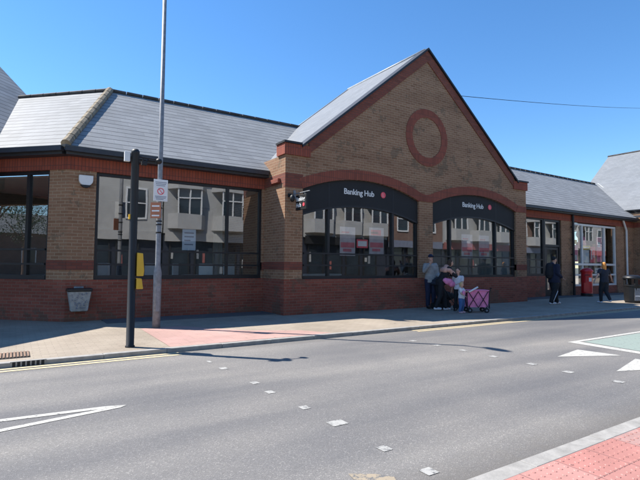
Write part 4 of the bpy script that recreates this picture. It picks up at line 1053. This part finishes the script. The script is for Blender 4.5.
# 7 walker in dark clothes
tq, Vq = person('man in dark navy hooded jacket and striped track trousers looking at a phone', (16.30, 9.62, 0), math.radians(70), 1.72,
       dict(eL=(.13, -.03, .65), wL=(.10, -.14, .69), eR=(-.13, .02, .645), wR=(-.13, -.08, .56), kL=(.055, -.045, .285), aL=(.06, -.10, .045), kR=(-.055, .03, .285), aR=(-.055, .12, .05)),
       top='c_darknavy', legs='c_black', shoes='c_white', hair='c_black', loose=2.6, build=1.22, tophem=.45)
w = MB(); H7 = 1.72
for a, b in ((Vector((.05, 0, .50)), Vector((.055, -.045, .285))), (Vector((.055, -.045, .285)), Vector((.06, -.10, .06)))):
    o1 = Vector((-.0, 0, 0)); w.tube((a+Vector((.073, -.01, 0)))*H7, (b+Vector((.053, -.01, 0)))*H7, .012)
for a, b in ((Vector((-.05, 0, .50)), Vector((-.055, .03, .285))), (Vector((-.055, .03, .285)), Vector((-.055, .12, .07)))):
    w.tube((a+Vector((-.073, -.01, 0)))*H7, (b+Vector((-.053, -.01, 0)))*H7, .012)
w.build('side_stripe', 'c_white', tq, smooth=True)
w = MB(); w.ball((0, .05*H7, .84*H7), (.095, .07, .06), 12, 8); organic(w, 'hood', 'c_darknavy', tq, .012, 2, .01)
bk = thing('backpack', 'dark backpack on the back of the man in the navy jacket', 'backpack', (0, 0, 0))
w = MB(); caploft(w, (0, .19, 1.05), (0, .19, 1.36), .15, .13); organic(w, 'bag', 'c_black', bk, .014, 2, .012)
w = MB()
for x in (-.1, .1): w.tube((x, .1, 1.42), (x, -.12, 1.36), .016); w.tube((x, -.12, 1.36), (x, -.13, 1.15), .016)
w.build('shoulder_strap', 'c_slate', bk)
bpy.context.view_layer.update(); place(bk, (16.30, 9.62, 0), math.radians(70))
ph = thing('phone', 'small pale phone in the raised hand of the man in navy', 'phone', (0, 0, 0))
MB().box(.14, .21, -.335, -.325, 1.20, 1.34).build('case', 'bluegrey', ph, bevel=.003); MB().box(.145, .205, -.3245, -.3235, 1.21, 1.33).build('screen', 'black', ph)
bpy.context.view_layer.update(); place(ph, (16.30, 9.62, 0), math.radians(70))
# 8 ginger haired woman walking away
person('woman with long ginger hair in dark clothes walking away past the post box', (18.50, 8.98, 0), math.radians(160), 1.54,
       dict(sL=(.11, 0, .80), sR=(-.11, 0, .80), eL=(.21, .03, .69), wL=(.285, .03, .57), eR=(-.20, -.02, .68), wR=(-.27, -.05, .57), kL=(.045, -.06, .29), aL=(.035, -.07, .045), kR=(-.03, .02, .285), aR=(-.02, .14, .09)),
       top='c_slate', legs='c_legging', shoes='c_white', hair='c_ginger', hairlen=.135, sleeves=.4, build=1.08, loose=1.3)

# ------------------------------------------------------------------ camera, light
cam = bpy.data.cameras.new('camera'); co = bpy.data.objects.new('camera', cam); COL.objects.link(co)
cam.sensor_width = 36; cam.lens = 471.37/640*36; cam.clip_end = 2000; cam.clip_start = .05
T_ = math.radians(56.932); pit = math.radians(2.985); rol = math.radians(.484)
fwd = Vector((math.cos(T_)*math.cos(pit), math.sin(T_)*math.cos(pit), math.sin(pit)))
rt = Vector((math.sin(T_), -math.cos(T_), 0)); up = rt.cross(fwd)
# roll: image x axis
r2 = rt*math.cos(rol)+up*math.sin(rol)*1; u2 = up*math.cos(rol)-rt*math.sin(rol)
mw = Matrix((( r2.x, u2.x, -fwd.x, 0), (r2.y, u2.y, -fwd.y, 0), (r2.z, u2.z, -fwd.z, 1.35), (0, 0, 0, 1)))
co.matrix_world = mw
S.camera = co
sd_ = Vector((-.56, .60, 1)).normalized()          # towards the sun
el = math.asin(sd_.z); azs = math.atan2(sd_.x, sd_.y)
sun = bpy.data.lights.new('sun', 'SUN'); sun.energy = 5.0; sun.angle = math.radians(.53); sun.color = (1, .955, .89)
so_ = bpy.data.objects.new('sun', sun); COL.objects.link(so_); so_.rotation_euler = sd_.to_track_quat('Z', 'Y').to_euler()
so_.location = (0, 0, 30)
W = bpy.data.worlds.new('World'); S.world = W; W.use_nodes = True; nt = W.node_tree
bg = nt.nodes['Background']; sk = nt.nodes.new('ShaderNodeTexSky'); sk.sky_type = 'NISHITA'; sk.sun_disc = False
sk.sun_elevation = el; sk.sun_rotation = azs; sk.altitude = 0; sk.air_density = 1.0; sk.dust_density = .0; sk.ozone_density = 5.0
hsv = nt.nodes.new('ShaderNodeHueSaturation'); hsv.inputs['Saturation'].default_value = 1.17; hsv.inputs['Value'].default_value = 1.22
nt.links.new(sk.outputs[0], hsv.inputs['Color']); nt.links.new(hsv.outputs[0], bg.inputs[0]); bg.inputs[1].default_value = .10
S.view_settings.view_transform = 'Standard'; S.view_settings.look = 'None'; S.view_settings.exposure = .86; S.view_settings.gamma = 1
S.view_settings.use_curve_mapping = False
S.render.resolution_x = 1024; S.render.resolution_y = 768
